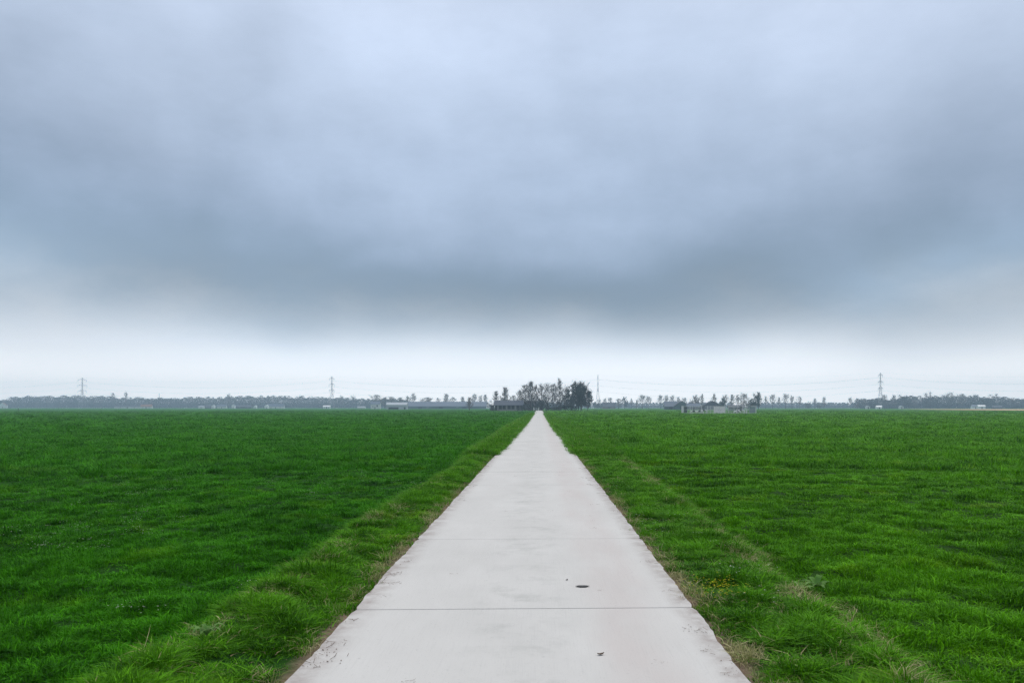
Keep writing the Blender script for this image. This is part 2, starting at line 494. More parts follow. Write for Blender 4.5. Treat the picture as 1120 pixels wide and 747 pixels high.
def verge(mat):
    protos = [blade_tuft('verge_tuft', 44, .02, .075, .12, .011, 1.1, mat, .012, 400+i) for i in range(5)]
    protos += [blade_tuft('verge_clump', 56, .025, .105, .095, .0115, 1.25, mat, .015, 420+i, 4) for i in range(4)]
    protos += [blade_tuft('verge_short', 36, .015, .055, .11, .008, 1.0, mat, .06, 440+i) for i in range(3)]
    protos += [blade_tuft('verge_far', 60, .06, .15, .2, .014, .8, mat, .01, 460+i, 2) for i in range(3)]
    coll = proto_collection('verge_tufts', protos)
    n = 120000
    y = 2.0 + (rng.random(n)**2.6)*215
    side = rng.random(n) < .5
    bl, br = bound_left(y), bound_right(y)
    u = rng.random(n)
    x = np.where(side, bl-.18 + u*(PXL-.03-bl+.18), PXR+.03 + u*(br-PXR+.08))
    dens = 2.6*((y-2)/215+1e-4)**(1/2.6-1)   # ~ inverse of the sampling density, only for reference
    hn = .28*vnoise(x, y, .5, 51) + .17*vnoise(x, y, 1.6, 52) + .55*vnoise(x, y, .21, 53)
    edge = np.where(side, PXL-x, x-PXR)
    # ragged bare rim beside the concrete
    rim = .05 + .17*vnoise(x*0, y, .5, 57) + .1*vnoise(x*0, y, .17, 58)
    keep = rng.random(n) < (sstep(.28, .5, hn)*.88+.12)
    keep &= (edge > rim) | (rng.random(n) < .12)
    fur = np.abs(x-br)
    keep &= side | (fur > -.03+.24*vnoise(x*0, y, .7, 46)) | (rng.random(n) < .22)
    keep &= rng.random(n) < np.clip(.45+y/30, 0, 1)
    x, y, hn, edge, side = x[keep], y[keep], hn[keep], edge[keep], side[keep]
    n = len(x); r = np.hypot(x, y)
    idx = np.where(hn > .54, 5+rng.integers(0, 4, n), rng.integers(0, 5, n))
    idx = np.where(edge < .28, 9+rng.integers(0, 3, n), idx)
    idx = np.where(r > 28, 12+rng.integers(0, 3, n), idx)
    grow = np.clip((r/14.)**.5, 1, 2.2)
    hs = (.4+1.0*sstep(.25, .75, hn))*rng.uniform(.75, 1.25, n)*np.where(side, 1, .92)
    rot = np.stack([rng.normal(0, .13, n), rng.normal(0, .13, n), rng.uniform(0, 6.283, n)], 1)
    scl = np.stack([grow, grow, hs], 1)*rng.uniform(.85, 1.15, n)[:, None]
    o = scatter('verge_grass', np.stack([x, y, terrain(x, y)], 1), rot, scl, idx, coll, mat)
    tag(o, 'lush tufted grass verges running along both edges of the concrete path', 'grass', kind='stuff')

def straw():
    protos = [blade_tuft('straw_tuft', 30, .025, .08, .08, .0045, 1.4, M['straw'], .3, 500+i, flop=.85) for i in range(5)]
    coll = proto_collection('straw_tufts', protos)
    n = 7500
    y = 2.5 + rng.random(n)**1.9*75
    br, bl = bound_right(y), bound_left(y)
    c = rng.random(n)
    x = np.where(c < .66, br + rng.normal(.02, .12, n), np.where(c < .78, bl + rng.normal(.05, .12, n), np.where(c < .86, PXL-.08-np.abs(rng.normal(0, .08, n)), np.where(c < .93, PXR+.07+np.abs(rng.normal(0, .06, n)), rng.uniform(PXR, 2.4, n)))))
    hn = vnoise(x*.3, y, .8, 61)
    keep = (hn > .54) | (rng.random(n) < .22)
    x, y = x[keep], y[keep]; n = len(x)
    rot = np.stack([rng.normal(0, .25, n), rng.normal(0, .25, n), rng.uniform(0, 6.283, n)], 1)
    s = rng.uniform(.6, 1.4, n)
    o = scatter('dry_grass', np.stack([x, y, terrain(x, y)+.012], 1), rot, np.stack([s, s, s], 1), rng.integers(0, 5, n), coll, M['straw'])
    tag(o, 'dry straw coloured grass lying along the furrow and path edges', 'dry grass', kind='stuff')

def flowers():
    def flower(name, mat, n, seed):
        r = random.Random(seed); b = MB()
        for i in range(n):
            a = r.uniform(0, 6.28); q = .18*math.sqrt(r.random()); h = r.uniform(.05, .12)
            c = Vector((q*math.cos(a), q*math.sin(a), h))
            for k in range(4):
                t = k*math.pi/2 + r.random()
                e1 = Vector((math.cos(t), math.sin(t), .35))*.009; e2 = Vector((math.cos(t+.9), math.sin(t+.9), .35))*.009
                b.tri(c, c+e1, c+e2)
        return bpy.data.objects.new(name, b.mesh(name, mat))
    coll = proto_collection('clover_heads', [flower('clover', M['clover'], 7, i) for i in range(4)])
    x, y, r = polar_points(2600, 4, 26, .9)
    keep = (x < -2.9) & (vnoise(x, y, 1.3, 71) > .66) | ((x > 1.5) & (x < 2.3) & (rng.random(len(x)) < .10))
    x, y = x[keep], y[keep]; n = len(x)
    s = rng.uniform(.7, 1.2, n)
    o = scatter('clover_flowers', np.stack([x, y, terrain(x, y)+.03], 1), np.stack([x*0, x*0, rng.uniform(0, 6.28, n)], 1), np.stack([s, s, s*.9], 1), rng.integers(0, 4, n), coll, M['clover'])
    tag(o, 'tiny pale clover flowers dotted through the near meadow grass', 'clover', kind='stuff')
    coll = proto_collection('buttercup_heads', [flower('buttercup', M['buttercup'], 8, 30+i) for i in range(3)])
    n = 16
    c = at(778, 871*1.7/204)
    x = c.x + rng.normal(0, .13, n); y = c.y + rng.normal(0, .16, n); s = rng.uniform(.7, 1.1, n)
    o = scatter('yellow_flowers', np.stack([x, y, terrain(x, y)+.04], 1), np.stack([x*0, x*0, rng.uniform(0, 6.28, n)], 1), np.stack([s, s, s], 1), rng.integers(0, 3, n), coll, M['buttercup'])
    tag(o, 'small patch of yellow flowers in the right verge beside the path', 'flowers', kind='stuff')

def crumbs():
    def clod(name, seed):
        r = random.Random(seed); b = MB()
        for i in range(9):
            c = Vector((r.gauss(0, .05), r.gauss(0, .07), 0)); q = .002+.005*r.random()**2.2
            P = [c+Vector((math.cos(k*1.2566+r.random()*.4), math.sin(k*1.2566+r.random()*.4), 0))*q*r.uniform(.7, 1.3) for k in range(5)]
            top = c+Vector((r.gauss(0, q*.3), r.gauss(0, q*.3), q*r.uniform(.5, 1)))
            for k in range(5): b.tri(P[k], P[(k+1) % 5], top)
        for i in range(3):
            a = r.uniform(0, 6.28); c = Vector((r.gauss(0, .06), r.gauss(0, .06), .003)); e = c+Vector((math.cos(a), math.sin(a), r.uniform(0, .2)))*r.uniform(.03, .08)
            b.tube([c, e], .0016, 3, False)
        return bpy.data.objects.new(name, b.mesh(name, M['crumb']))
    coll = proto_collection('soil_crumb', [clod('crumb', i) for i in range(6)])
    n = 520
    y = 2.5+rng.random(n)**1.8*45; side = rng.random(n) < .55
    off = np.abs(rng.normal(0, .075, n))*np.where(vnoise(y*0, y, .6, 91) > .5, 1.3, .5)-.07
    x = np.where(side, PXL+off, PXR-off)
    far_in = rng.random(n) < .05
    x = np.where(far_in, rng.uniform(PXL+.1, PXR-.1, n), x)
    s = rng.uniform(.5, 1.3, n)*np.where(far_in, .45, 1)
    inside = (x > PXL-.005) & (x < PXR+.005)
    z = np.where(inside, .004, terrain(x, y)+.012)
    o = scatter('soil_crumbs', np.stack([x, y, z], 1), np.stack([x*0, x*0, rng.uniform(0, 6.28, n)], 1), np.stack([s, s, s], 1), rng.integers(0, 6, n), coll, M['crumb'])
    tag(o, 'brown soil crumbs and straw bits spilled along the edges of the concrete path', 'debris', kind='stuff')
M['crumb'] = plain('soil_crumb', (.16, .11, .075), .95, .5, 8)
crumbs()
field('meadow_grass', -1, M['grass_left'], 'deep green short meadow grass covering the field left of the path')
field('meadow_grass', 1, M['grass_right'], 'bright green short meadow grass covering the field right of the path')
verge(M['grass_verge']); straw(); flowers()

# broad-leaved plant at the edge of the right field
def leaf_mesh(b, base, direction, length, width, rise):
    d = Vector((direction[0], direction[1], 0)).normalized(); s = Vector((-d.y, d.x, 0))
    prev = None
    for i in range(6):
        t = i/5
        c = Vector(base) + d*length*t + Vector((0, 0, rise*math.sin(t*2.4)))
        w = width*math.sin(math.pi*min(.98, .08+.9*t))**.8*.5
        row = (c - s*w + Vector((0, 0, w*.35)), c, c + s*w + Vector((0, 0, w*.35)))
        if prev:
            b.quad(prev[0], prev[1], row[1], row[0]); b.quad(prev[1], prev[2], row[2], row[1])
        prev = row
def dock(px, y, label, seed, s=1.0):
    d = F*1.75/(y-HOR); p = at(px, d); p.z = float(terrain(p.x, p.y))+.045
    o = empty('dock_plant', p, 0, label, 'weed', 'broad leaved weeds')
    r = random.Random(seed)
    for i in range(9):
        a = i*2.4 + r.uniform(-.3, .3); b = MB()
        leaf_mesh(b, (0, 0, .01), (math.cos(a), math.sin(a)), r.uniform(.12, .24)*s, r.uniform(.05, .085)*s, r.uniform(.04, .13)*s)
        b.build('leaf', M['dock'], o, True)
dock(876, 637, 'leafy dock weed at the right verge edge, the smaller one beside the tall clump', 1, .6)
dock(893, 630, 'large pale leafy dock weed standing where the right field grass begins', 2, .85)
dock(226, 712, 'low leafy weed in the left verge nearest the camera', 3, .6)
dock(246, 652, 'small leafy weed on the crest of the left verge above the field', 4, .55)

# fallen leaves on the concrete
def fallen_leaf(px, y, length, width, mat, label, rz, curl):
    d = F*1.7/(y-HOR); p = at(px, d); p.z = .006
    b = MB(); n = 9
    top, bot = [], []
    for i in range(n+1):
        t = i/n; w = width*math.sin(math.pi*(.01+.98*t))**1.3*.5*(1+.15*math.sin(9*t))
        z = curl*(t-.5)**2*4
        top.append([(length*(t-.5), -w, z+curl*.6), (length*(t-.5), 0, z), (length*(t-.5), w, z+curl*.5)])
    for i in range(n):
        a, c = top[i], top[i+1]
        b.quad(a[0], c[0], c[1], a[1]); b.quad(a[1], c[1], c[2], a[2])
    o = b.build('fallen_leaf', mat, None, True)
    sd = o.modifiers.new('thickness', 'SOLIDIFY'); sd.thickness = .002
    o.location = p; o.rotation_euler = (0, 0, rz)
    tag(o, label, 'leaf', 'fallen leaves on the path')
M['leaf_dark'] = plain('wet_dark_leaf', (.035, .033, .03), .6, .3, 30)
M['leaf_brown'] = plain('rusty_dry_leaf', (.10, .06, .035), .7, .4, 40)
fallen_leaf(637, 641.5, .135, .085, M['leaf_dark'], 'large dark wet leaf lying flat on the pale concrete path', .1, .003)
fallen_leaf(657, 716, .05, .03, M['leaf_brown'], 'small rusty brown curled leaf on the path nearest the camera', .4, .008)
fallen_leaf(620, 634.5, .03, .02, M['leaf_dark'], 'tiny dark leaf scrap on the path just left of the large dark leaf', 1.0, .005)

# ------------------------------------------------------------------ trees
def rvec(r, z0, z1):
    a = r.uniform(0, 2*math.pi); z = r.uniform(z0, z1); q = math.sqrt(max(0, 1-z*z))
    return Vector((q*math.cos(a), q*math.sin(a), z))
def limb(r, start, direction, length, bend, n=4):
    pts = [Vector(start)]; d = Vector(direction).normalized()
    for i in range(n):
        d = (d + rvec(r, -.4, .8)*bend + Vector((0, 0, .06))).normalized()
        pts.append(pts[-1] + d*length/n)
    return pts
def bare_meshes(seed, spread=.26, first=.16, nl=18, up=.22, twigs=15, tw=.032, mat='twig'):
    """leafless tree 10 m tall: trunk with limbs, and a crown of fine twigs"""
    r = random.Random(seed); H = 10.0
    tb, cb = MB(), MB()
    tp = [Vector((0, 0, -.15))]
    for i in range(1, 8):
        t = i/7
        tp.append(Vector((r.gauss(0, .10)*t*1.2, r.gauss(0, .10)*t*1.2, H*.93*t)))
    tr = [.20*(1-.93*(i/7))**.9 + .012 for i in range(8)]
    tb.tube(tp, tr, 6)
    def on_trunk(t):
        q = t*7; i = min(6, int(q)); return tp[i].lerp(tp[i+1], q-i)
    def twig(p, d, ln, w):
        e = p + d*ln; m = p.lerp(e, .5) + rvec(r, -.3, .6)*ln*.12
        s = d.cross(rvec(r, -1, 1)).normalized()*w*.5
        cb.quad(p-s, p+s, m+s*.8, m-s*.8); cb.tri(m-s*.8, m+s*.8, e)
    for k in range(nl):
        t = first + (0.97-first)*(k+r.random()*.7)/nl
        prof = math.sin(math.pi*min(1, (t-first)/(1-first)*.62+.36))
        ln = H*spread*(.45+.75*prof)*r.uniform(.75, 1.25)
        a = k*2.4+r.uniform(-.5, .5)
        d = Vector((math.cos(a), math.sin(a), up*.5+.95*t))
        pts = limb(r, on_trunk(t), d, ln, .22)
        r0 = .075*(1.1-t)+.02
        tb.tube(pts, [r0, r0*.75, r0*.5, r0*.33, r0*.18], 4)
        for j in range(8):
            q = r.uniform(.15, 1.0)*3.99; i = int(q); p = pts[i].lerp(pts[i+1], q-i)
            sd = ((pts[i+1]-pts[i]).normalized()*.8 + rvec(r, -.2, .9)*.9).normalized()
            sl = ln*r.uniform(.35, .7)
            sp = limb(r, p, sd, sl, .25, 3)
            cb.tube(sp, [.03, .024, .02, .014], 3, False)
            for m in range(twigs):
                q2 = r.uniform(.15, 1)*2.99; i2 = int(q2); p2 = sp[i2].lerp(sp[i2+1], q2-i2)
                twig(p2, ((sp[i2+1]-sp[i2]).normalized()*.7+rvec(r, -.2, .9)).normalized(), r.uniform(.45, 1.25), tw)
    return tb.mesh('trunk', M['bark'], True), cb.mesh('crown', M[mat])

def leafy_meshes(seed, lobes, n, size, mat, trunk_h=.3, hole=.33, H=10.0):
    """evergreen / dense tree: clumped leaf faces through the crown volume; lobes = (x, y, z, rx, rz)"""
    r = random.Random(seed); tb, cb = MB(), MB()
    tp = [Vector((r.gauss(0, .05), r.gauss(0, .05), H*.8*i/4 - .15*(i == 0))) for i in range(5)]
    tb.tube(tp, [.22, .18, .13, .08, .03], 6)
    for (x, y, z, rx, rz) in lobes:
        e = Vector((x, y, z)); s = Vector((0, 0, max(.4, z-rz)))
        tb.tube([s, s.lerp(e, .5)+Vector((r.gauss(0, .1), 0, .1)), e], [.09, .06, .02], 4)
    tot = sum(l[3]*l[3]*l[4] for l in lobes)
    for (x, y, z, rx, rz) in lobes:
        k = int(n*rx*rx*rz/tot)
        cl = [rvec(r, -1, 1)*r.uniform(.5, 1.0) for _ in range(26)]
        for i in range(k):
            c = r.choice(cl) + rvec(r, -1, 1)*min(.45, abs(r.gauss(0, .2)))
            p = Vector((x+c.x*rx, y+c.y*rx, z+c.z*rz))
            if p.z < .25: p.z = r.uniform(.1, .5)
            nrm = (rvec(r, -.3, 1)+c*.5).normalized(); u = nrm.orthogonal().normalized(); w = nrm.cross(u)
            a = r.uniform(0, 6.28); u, w = u*math.cos(a)+w*math.sin(a), w*math.cos(a)-u*math.sin(a)
            q = size*r.uniform(.5, 1.2)
            cb.quad(p-u*q*.5, p+w*q*.3, p+u*q*.6, p-w*q*.3)
    return tb.mesh('trunk', M['bark'], True), cb.mesh('crown', M[mat])

def conifer_meshes(seed):
    r = random.Random(seed); tb, cb = MB(), MB(); H = 10.
    tb.tube([(0, 0, -.15), (0, 0, 5), (0, 0, 9.7)], [.18, .1, .02], 6)
    for i in range(1500):
        t = r.random()**1.4; a = r.uniform(0, 6.28); rad = 1.75*(1-t)**.8*(.85+.2*math.sin(t*60))*r.uniform(.3, 1)**.5
        p = Vector((rad*math.cos(a), rad*math.sin(a), .35+9.4*t))
        d = Vector((math.cos(a), math.sin(a), -.25)).normalized(); s = Vector((-math.sin(a), math.cos(a), 0))
        q = .45*r.uniform(.6, 1.2)
        cb.tri(p-s*q*.3, p+s*q*.3, p+d*q+Vector((0, 0, r.uniform(-.1, .15))))
    return tb.mesh('trunk', M['bark'], True), cb.mesh('crown', M['conifer'])

TREE = {}
for i in range(7):
    TREE['bare%d' % i] = bare_meshes(10+i, [.24, .30, .2, .27, .33, .23, .28][i], [.16, .22, .14, .2, .24, .17, .26][i], [20, 19, 21, 19, 17, 20, 17][i])
TREE['tall0'] = bare_meshes(40, .13, .22, 19, .5); TREE['tall1'] = bare_meshes(41, .15, .18, 20, .5); TREE['tall2'] = bare_meshes(42, .12, .15, 20, .6)
TREE['road0'] = bare_meshes(50, .25, .36, 16, .4); TREE['road1'] = bare_meshes(51, .23, .38, 16, .5); TREE['road2'] = bare_meshes(52, .28, .34, 16, .3)
TREE['twiggy'] = bare_meshes(60, .19, .08, 26, .9, 9, .045); TREE['reddish'] = bare_meshes(61, .2, .08, 26, .8, 10, .05, 'twig_red')
TREE['dense0'] = leafy_meshes(70, [(0, 0, 5.6, 2.6, 4.2), (1.4, .4, 4.0, 2.0, 3.2), (-1.5, -.3, 4.3, 2.0, 3.4)], 14000, .34, 'evergreen')
TREE['dense1'] = leafy_meshes(71, [(0, 0, 5.9, 2.2, 4.0), (.9, .2, 3.6, 1.9, 3.0), (-1.0, .3, 3.4, 1.9, 2.9), (.3, 0, 8.3, 1.2, 1.6)], 9000, .28, 'evergreen')
TREE['round'] = leafy_meshes(72, [(0, 0, 5.6, 2.9, 4.2), (.8, 0, 4.2, 2.4, 3.2)], 6500, .30, 'evergreen_blue')
TREE['bushy'] = leafy_meshes(73, [(0, 0, 4.8, 2.8, 4.6), (1.5, .2, 3.2, 2.1, 2.9), (-1.4, 0, 3.4, 2.2, 3.0)], 6000, .27, 'shrub')
TREE['conifer'] = conifer_meshes(74)
NATW = {}
_tr = random.Random(99)
def tree(kind, px, top, w, d, label, name='bare_tree', cat='tree', group=None, sink=0.12):
    p = at(px, d); p.z = -sink
    h = height(top, d)+sink
    o = empty(name, p, _tr.uniform(0, 6.28), label, cat, group)
    s = h/10.0
    tm, cm = TREE[kind]
    if kind not in NATW:
        co = np.empty(len(cm.vertices)*3, np.float32); cm.vertices.foreach_get('co', co); co = co.reshape(-1, 3)
        NATW[kind] = (float(np.percentile(np.abs(co[:, 0]), 96)+np.percentile(np.abs(co[:, 1]), 96)), float(np.percentile(co[:, 2], 99.3)))
    sw = (w/F*d)/NATW[kind][0]; s = h/NATW[kind][1]
    o.scale = (sw, sw, s)
    link('trunk', tm, o); link('crown', cm, o)
    return o

GF = 'bare trees around the farmyard at the path end'
tree('twiggy', 513.5, 434.5, 7, 425, 'small dense brown twiggy tree alone in the left field', 'twiggy_tree')
tree('tall0', 542.5, 427.8, 7, 415, 'slim bare tree over the left end of the open barn', group=GF)
tree('tall1', 552, 423.5, 8, 416, 'bare tree with oval crown rising behind the open barn roof', group=GF)
tree('bushy', 549, 433.5, 11, 413, 'dark bushy shrub close behind the left half of the open barn', 'shrub', 'shrub')
tree('bushy', 557.5, 434.5, 8, 417, 'grey shrub behind the middle of the open barn roof', 'shrub', 'shrub')
tree('bare1', 562, 432, 9, 430, 'low wide bare tree faint behind the right half of the open barn', group=GF)
tree('bare3', 568.5, 426.5, 12, 412, 'spreading bare tree just right of the open barn', group=GF)
tree('bare2', 574.5, 420.8, 12, 405, 'tall round crowned bare tree left of the tree with the nest', group=GF)
nt_ = tree('tall1', 580.8, 417.2, 10, 402, 'tall bare tree with a dark nest in its top, left of the path end', group=GF)
tree('bare5', 586.5, 420.8, 11, 408, 'bare tree right of the nest tree, directly left of the path end', group=GF)
tree('bare0', 592.5, 419.8, 12, 410, 'bare tree standing straight behind the white gate pillars', group=GF)
tree('bare6', 599.5, 419.0, 12, 408, 'flat topped bare tree behind the round grey shrub', group=GF)
tree('bare2', 606, 419.8, 11, 411, 'bare tree rising behind the dark pointed conifer', group=GF)
tree('tall2', 612.3, 414.2, 8, 401, 'tallest slim bare tree with a straight trunk right of the conifer', group=GF)
tree('bare4', 618.5, 421, 10, 405, 'bare tree leaning against the big dark evergreen mass', group=GF)
tree('dense1', 625.5, 421.0, 15, 402, 'dark dense evergreen tree, left and slimmer of the big pair', 'evergreen_tree')
tree('dense0', 635.5, 419.0, 18, 398, 'big dark rounded evergreen tree at the right end of the farm trees', 'evergreen_tree')
tree('bare1', 636, 417.6, 15, 402, 'bare twigs of a tree showing above the big rounded evergreen', group=GF)
tree('reddish', 642.8, 427.5, 6, 399, 'reddish brown twiggy tree at the right flank of the big evergreen', 'twiggy_tree')
tree('conifer', 604.2, 433.2, 5.2, 396, 'dark pointed conifer right of the path end', 'conifer', 'conifer')
tree('bushy', 597, 431.5, 9, 400, 'round grey shrub between the white gate and the conifer', 'shrub', 'shrub')
tree('bushy', 590, 434, 8, 404, 'dark grey shrub right behind the white gate pillars', 'shrub', 'shrub')
tree('bushy', 582, 432, 9, 404, 'tall grey shrub in front of the dark farmhouse gable', 'shrub', 'shrub')
tree('bushy', 573.5, 434, 9, 404, 'grey shrub between the open barn and the farmhouse', 'shrub', 'shrub')
tree('bushy', 611, 437, 10, 398, 'low grey shrub right beside the dark conifer', 'shrub', 'shrub')
tree('bushy', 617, 435, 9, 397, 'grey shrub left of the dark evergreen pair', 'shrub', 'shrub')
tree('dense0', 537.3, 446.7, 3, 424, 'tiny dark bush in the grass before the left end of the barn', 'bush', 'bush')
nb = MB(); nr = random.Random(4)
for i in range(160):
    c = rvec(nr, -1, 1)*.42*nr.uniform(.4, 1); e = c + rvec(nr, -1, 1)*.45
    nb.tube([c, e], .02, 3, False)
nest = nb.build('bird_nest', M['bark']); nest.location = at(580.8, 402, height(418.6, 402))
tag(nest, 'dark twig nest in the top of a tall bare farmyard tree', 'nest')

def hedge(px0, px1, top, d, thick, mat, label, seed):
    r = random.Random(seed); b = MB()
    a, c = at(px0, d), at(px1, d); ln = (c-a).length; h = height(top, d)
    for i in range(int(ln*90)):
        t = r.random(); hh = h*(.82+.3*vnoise(t*ln, 0, 1.1, seed))
        p = Vector((t*ln, r.gauss(0, thick*.35), hh*r.random()**.6-.1))
        u = rvec(r, -1, 1)*.22*r.uniform(.5, 1.2); w = u.cross(rvec(r, -1, 1))
        b.quad(p-u, p+w, p+u, p-w)
    for k in range(int(ln/1.2)):
        x = .5+k*1.2; b.tube([(x, 0, -.1), (x+.05, .05, h*.8)], [.04, .015], 4)
    o = b.build('hedge', mat); o.location = a; o.rotation_euler = (0, 0, math.atan2(c.y-a.y, c.x-a.x))
    return tag(o, label, 'hedge')
hedge(615, 634, 443.6, 394, 1.3, M['conifer'], 'low dark hedge at the foot of the evergreen pair', 5)
hedge(597, 614, 445.0, 393, 1.0, M['shrub'], 'low grey hedge between the path end and the evergreen pair', 6)
hedge(566, 583, 445.3, 394, 1.0, M['shrub'], 'low grey hedge between the barn and the white gate', 7)

# ------------------------------------------------------------------ buildings
def gable_house(name, px, d, length, depth, wall_h, ridge_h, wall, roof, label, cat='house', group=None, gable_front=False,
                doors=(), windows=(), turn=0.0, chimney=None, over=.35, eave_drop=.0):
    """long side (or gable) faces the camera; local x runs along the ridge; doors/windows = (x, width, height, z0)"""
    p = at(px, d); p.z = -.12
    face = math.atan2(p.x, p.y)*-1.0
    o = empty(name, p, face*.4+turn+(math.pi/2 if gable_front else 0), label, cat, group)
    L2, D2 = length/2, depth/2
    wb = MB()
    n = len(wb.v)
    poly = [(-D2, 0), (D2, 0), (D2, wall_h), (0, ridge_h), (-D2, wall_h)]
    wb.v += [(-L2, y, z) for y, z in poly] + [(L2, y, z) for y, z in poly]
    wb.f += [(4, 3, 2, 1, 0), (5, 6, 7, 8, 9)] + [(i, (i+1) % 5, (i+1) % 5+5, i+5) for i in range(5)]
    wb.build('wall', M[wall], o)
    rb = MB(); sl = (ridge_h-wall_h)/D2
    for s in (-1, 1):
        y0, z0 = s*(D2+over), wall_h-sl*over+.02
        a = [(-L2-over, 0, ridge_h+.02), (L2+over, 0, ridge_h+.02), (L2+over, y0, z0), (-L2-over, y0, z0)]
        bt = [(x, y, z+.16) for x, y, z in a]
        rb.quad(*a); rb.quad(*bt[::-1])
        for i in range(4):
            j = (i+1) % 4; rb.quad(a[j], a[i], bt[i], bt[j])
    ro = rb.build('roof', M[roof], o)
    if chimney is not None:
        MB().box(chimney-.35, chimney+.35, -.35, .35, ridge_h-.5, ridge_h+1.1).build('chimney', M['brick'], ro)
    # which wall faces the camera
    for (x, w, h, z0) in doors:
        if gable_front: fr = ('g', x)
        dd = MB()
        if gable_front: dd.box(-L2-.06, -L2+.02, x-w/2, x+w/2, z0, z0+h)
        else: dd.box(x-w/2, x+w/2, -D2-.06, -D2+.02, z0, z0+h)
        do = dd.build('door', M['dark'], o)
    for (x, w, h, z0) in windows:
        f = MB(); g = MB(); t = .09
        if gable_front:
            for (a, b_, c, e) in ((x-w/2, x+w/2, z0, z0+t), (x-w/2, x+w/2, z0+h-t, z0+h), (x-w/2, x-w/2+t, z0+t, z0+h-t), (x+w/2-t, x+w/2, z0+t, z0+h-t)):
                f.box(-L2-.07, -L2+.02, a, b_, c, e)
            g.box(-L2-.03, -L2+.02, x-w/2+t, x+w/2-t, z0+t, z0+h-t)
        else:
            for (a, b_, c, e) in ((x-w/2, x+w/2, z0, z0+t), (x-w/2, x+w/2, z0+h-t, z0+h), (x-w/2, x-w/2+t, z0+t, z0+h-t), (x+w/2-t, x+w/2, z0+t, z0+h-t)):
                f.box(a, b_, -D2-.07, -D2+.02, c, e)
            g.box(x-w/2+t, x+w/2-t, -D2-.03, -D2+.02, z0+t, z0+h-t)
        fo = f.build('window', M['white'], o); g.build('pane', M['glass'], fo)
    return o

def span(px0, px1, d): return (px1-px0)/F*d

# open-fronted barn left of the path end
d = 400.; o = empty('open_barn', at(556.5, d, -.12), 0, 'open fronted barn with grey roof and pale pillars left of the path end', 'barn')
Lb = span(541.5, 572, d); hw, hr = height(443.2, d)+.12, height(438.3, d)+.12
b = MB(); b.box(-Lb/2, Lb/2, 5.7, 6, 0, hw); b.box(-Lb/2, -Lb/2+.25, -2.6, 5.7, 0, hw); b.box(Lb/2-.25, Lb/2, -2.6, 5.7, 0, hw)
b.build('wall', M['board'], o)
rb = MB()
for s, y0 in ((-1, -3.4), (1, 6.8)):
    a = [(-Lb/2-.4, 1.5, hr), (Lb/2+.4, 1.5, hr), (Lb/2+.4, y0, hw-.15), (-Lb/2-.4, y0, hw-.15)]; bt = [(x, y, z+.2) for x, y, z in a]
    rb.quad(*a); rb.quad(*bt[::-1])
    for i in range(4): rb.quad(a[(i+1) % 4], a[i], bt[i], bt[(i+1) % 4])
rb.build('roof', M['slate'], o)
for k in range(6):
    x = -Lb/2+1.6+k*(Lb-3.0)/5; w = .35 if k % 2 else .9
    MB().box(x-w/2, x+w/2, -2.75, -2.3, 0, hw-.06).build('pillar', M['pillar'], o)
MB().box(-Lb/2+2.2, Lb/2-.3, -2.68, -2.5, 0, .75).build('low_wall', M['pillar'], o)
MB().box(-Lb/2-2.2, -Lb/2-.45, -1.5, 3.5, 0, 2.9).build('side_shed', M['board'], o)

gable_house('farmhouse', 585, 418, 8.6, 7.5, 2.6, 5.0, 'brick', 'roof_dark', 'dark brick farmhouse half hidden behind the shrubs at the path end', 'house', doors=[(-1.2, 1.0, 2.1, 0)], windows=[(1.5, 1.1, 1.2, .9), (-3.2, 1.0, 1.2, .9)], chimney=2.6)
# white gate pillars at the path end
g0 = empty('farm_gate', at(586.5, 397, -.1), 0, 'white gate pillars with a pale gate at the end of the path', 'gate')
for x in (-1.25, 1.25):
    pp = MB().box(x-.24, x+.24, -.24, .24, 0, 1.55).build('gate_pillar', M['cream'], g0); MB().box(x-.3, x+.3, -.3, .3, 1.553, 1.66).build('cap', M['cream'], pp)
gb = MB()
for z in (.3, .6, .9, 1.2): gb.box(-1.0, 1.0, -.03, .03, z, z+.08)
gb.box(-1.0, -.9, -.04, .04, .2, 1.3).box(.9, 1.0, -.04, .04, .2, 1.3); gb.build('gate_leaf', M['steel_light'], g0)

# long low barn and the white barn left of centre
d = 860.
gable_house('long_barn', 489, d, span(446, 532, d), 20, 2.7, height(439.4, d)+.12, 'board_green', 'roof_blue', 'very long low barn with a blue grey roof left of the farm trees', 'barn',
            doors=[(-28, 4, 2.3, 0), (-6, 4, 2.3, 0), (19, 4, 2.3, 0)], windows=[(x, 2.4, .6, 1.3) for x in (-20, 12)])
d = 660.
gable_house('white_barn', 434.5, d, span(423.5, 445.5, d), 9, 3.6, 5.6, 'pale_sheet', 'pale_sheet', 'white barn with pale roof and dark lower doors left of the long barn', 'barn',
            doors=[(-2.6, 8.2, 1.7, 0), (6.6, 1.4, 1.7, 0)])
d = 820.
gable_house('white_house', 411, d, 9.4, 8.0, 4.8, 7.6, 'cream', 'roof_blue', 'pale farmhouse with a dark upright window left of the white barn', 'house', windows=[(1.9, 1.6, 2.4, 1.8), (-2.4, 1.2, 1.4, 1.6)], doors=[(-.4, 1.0, 2.1, 0)])
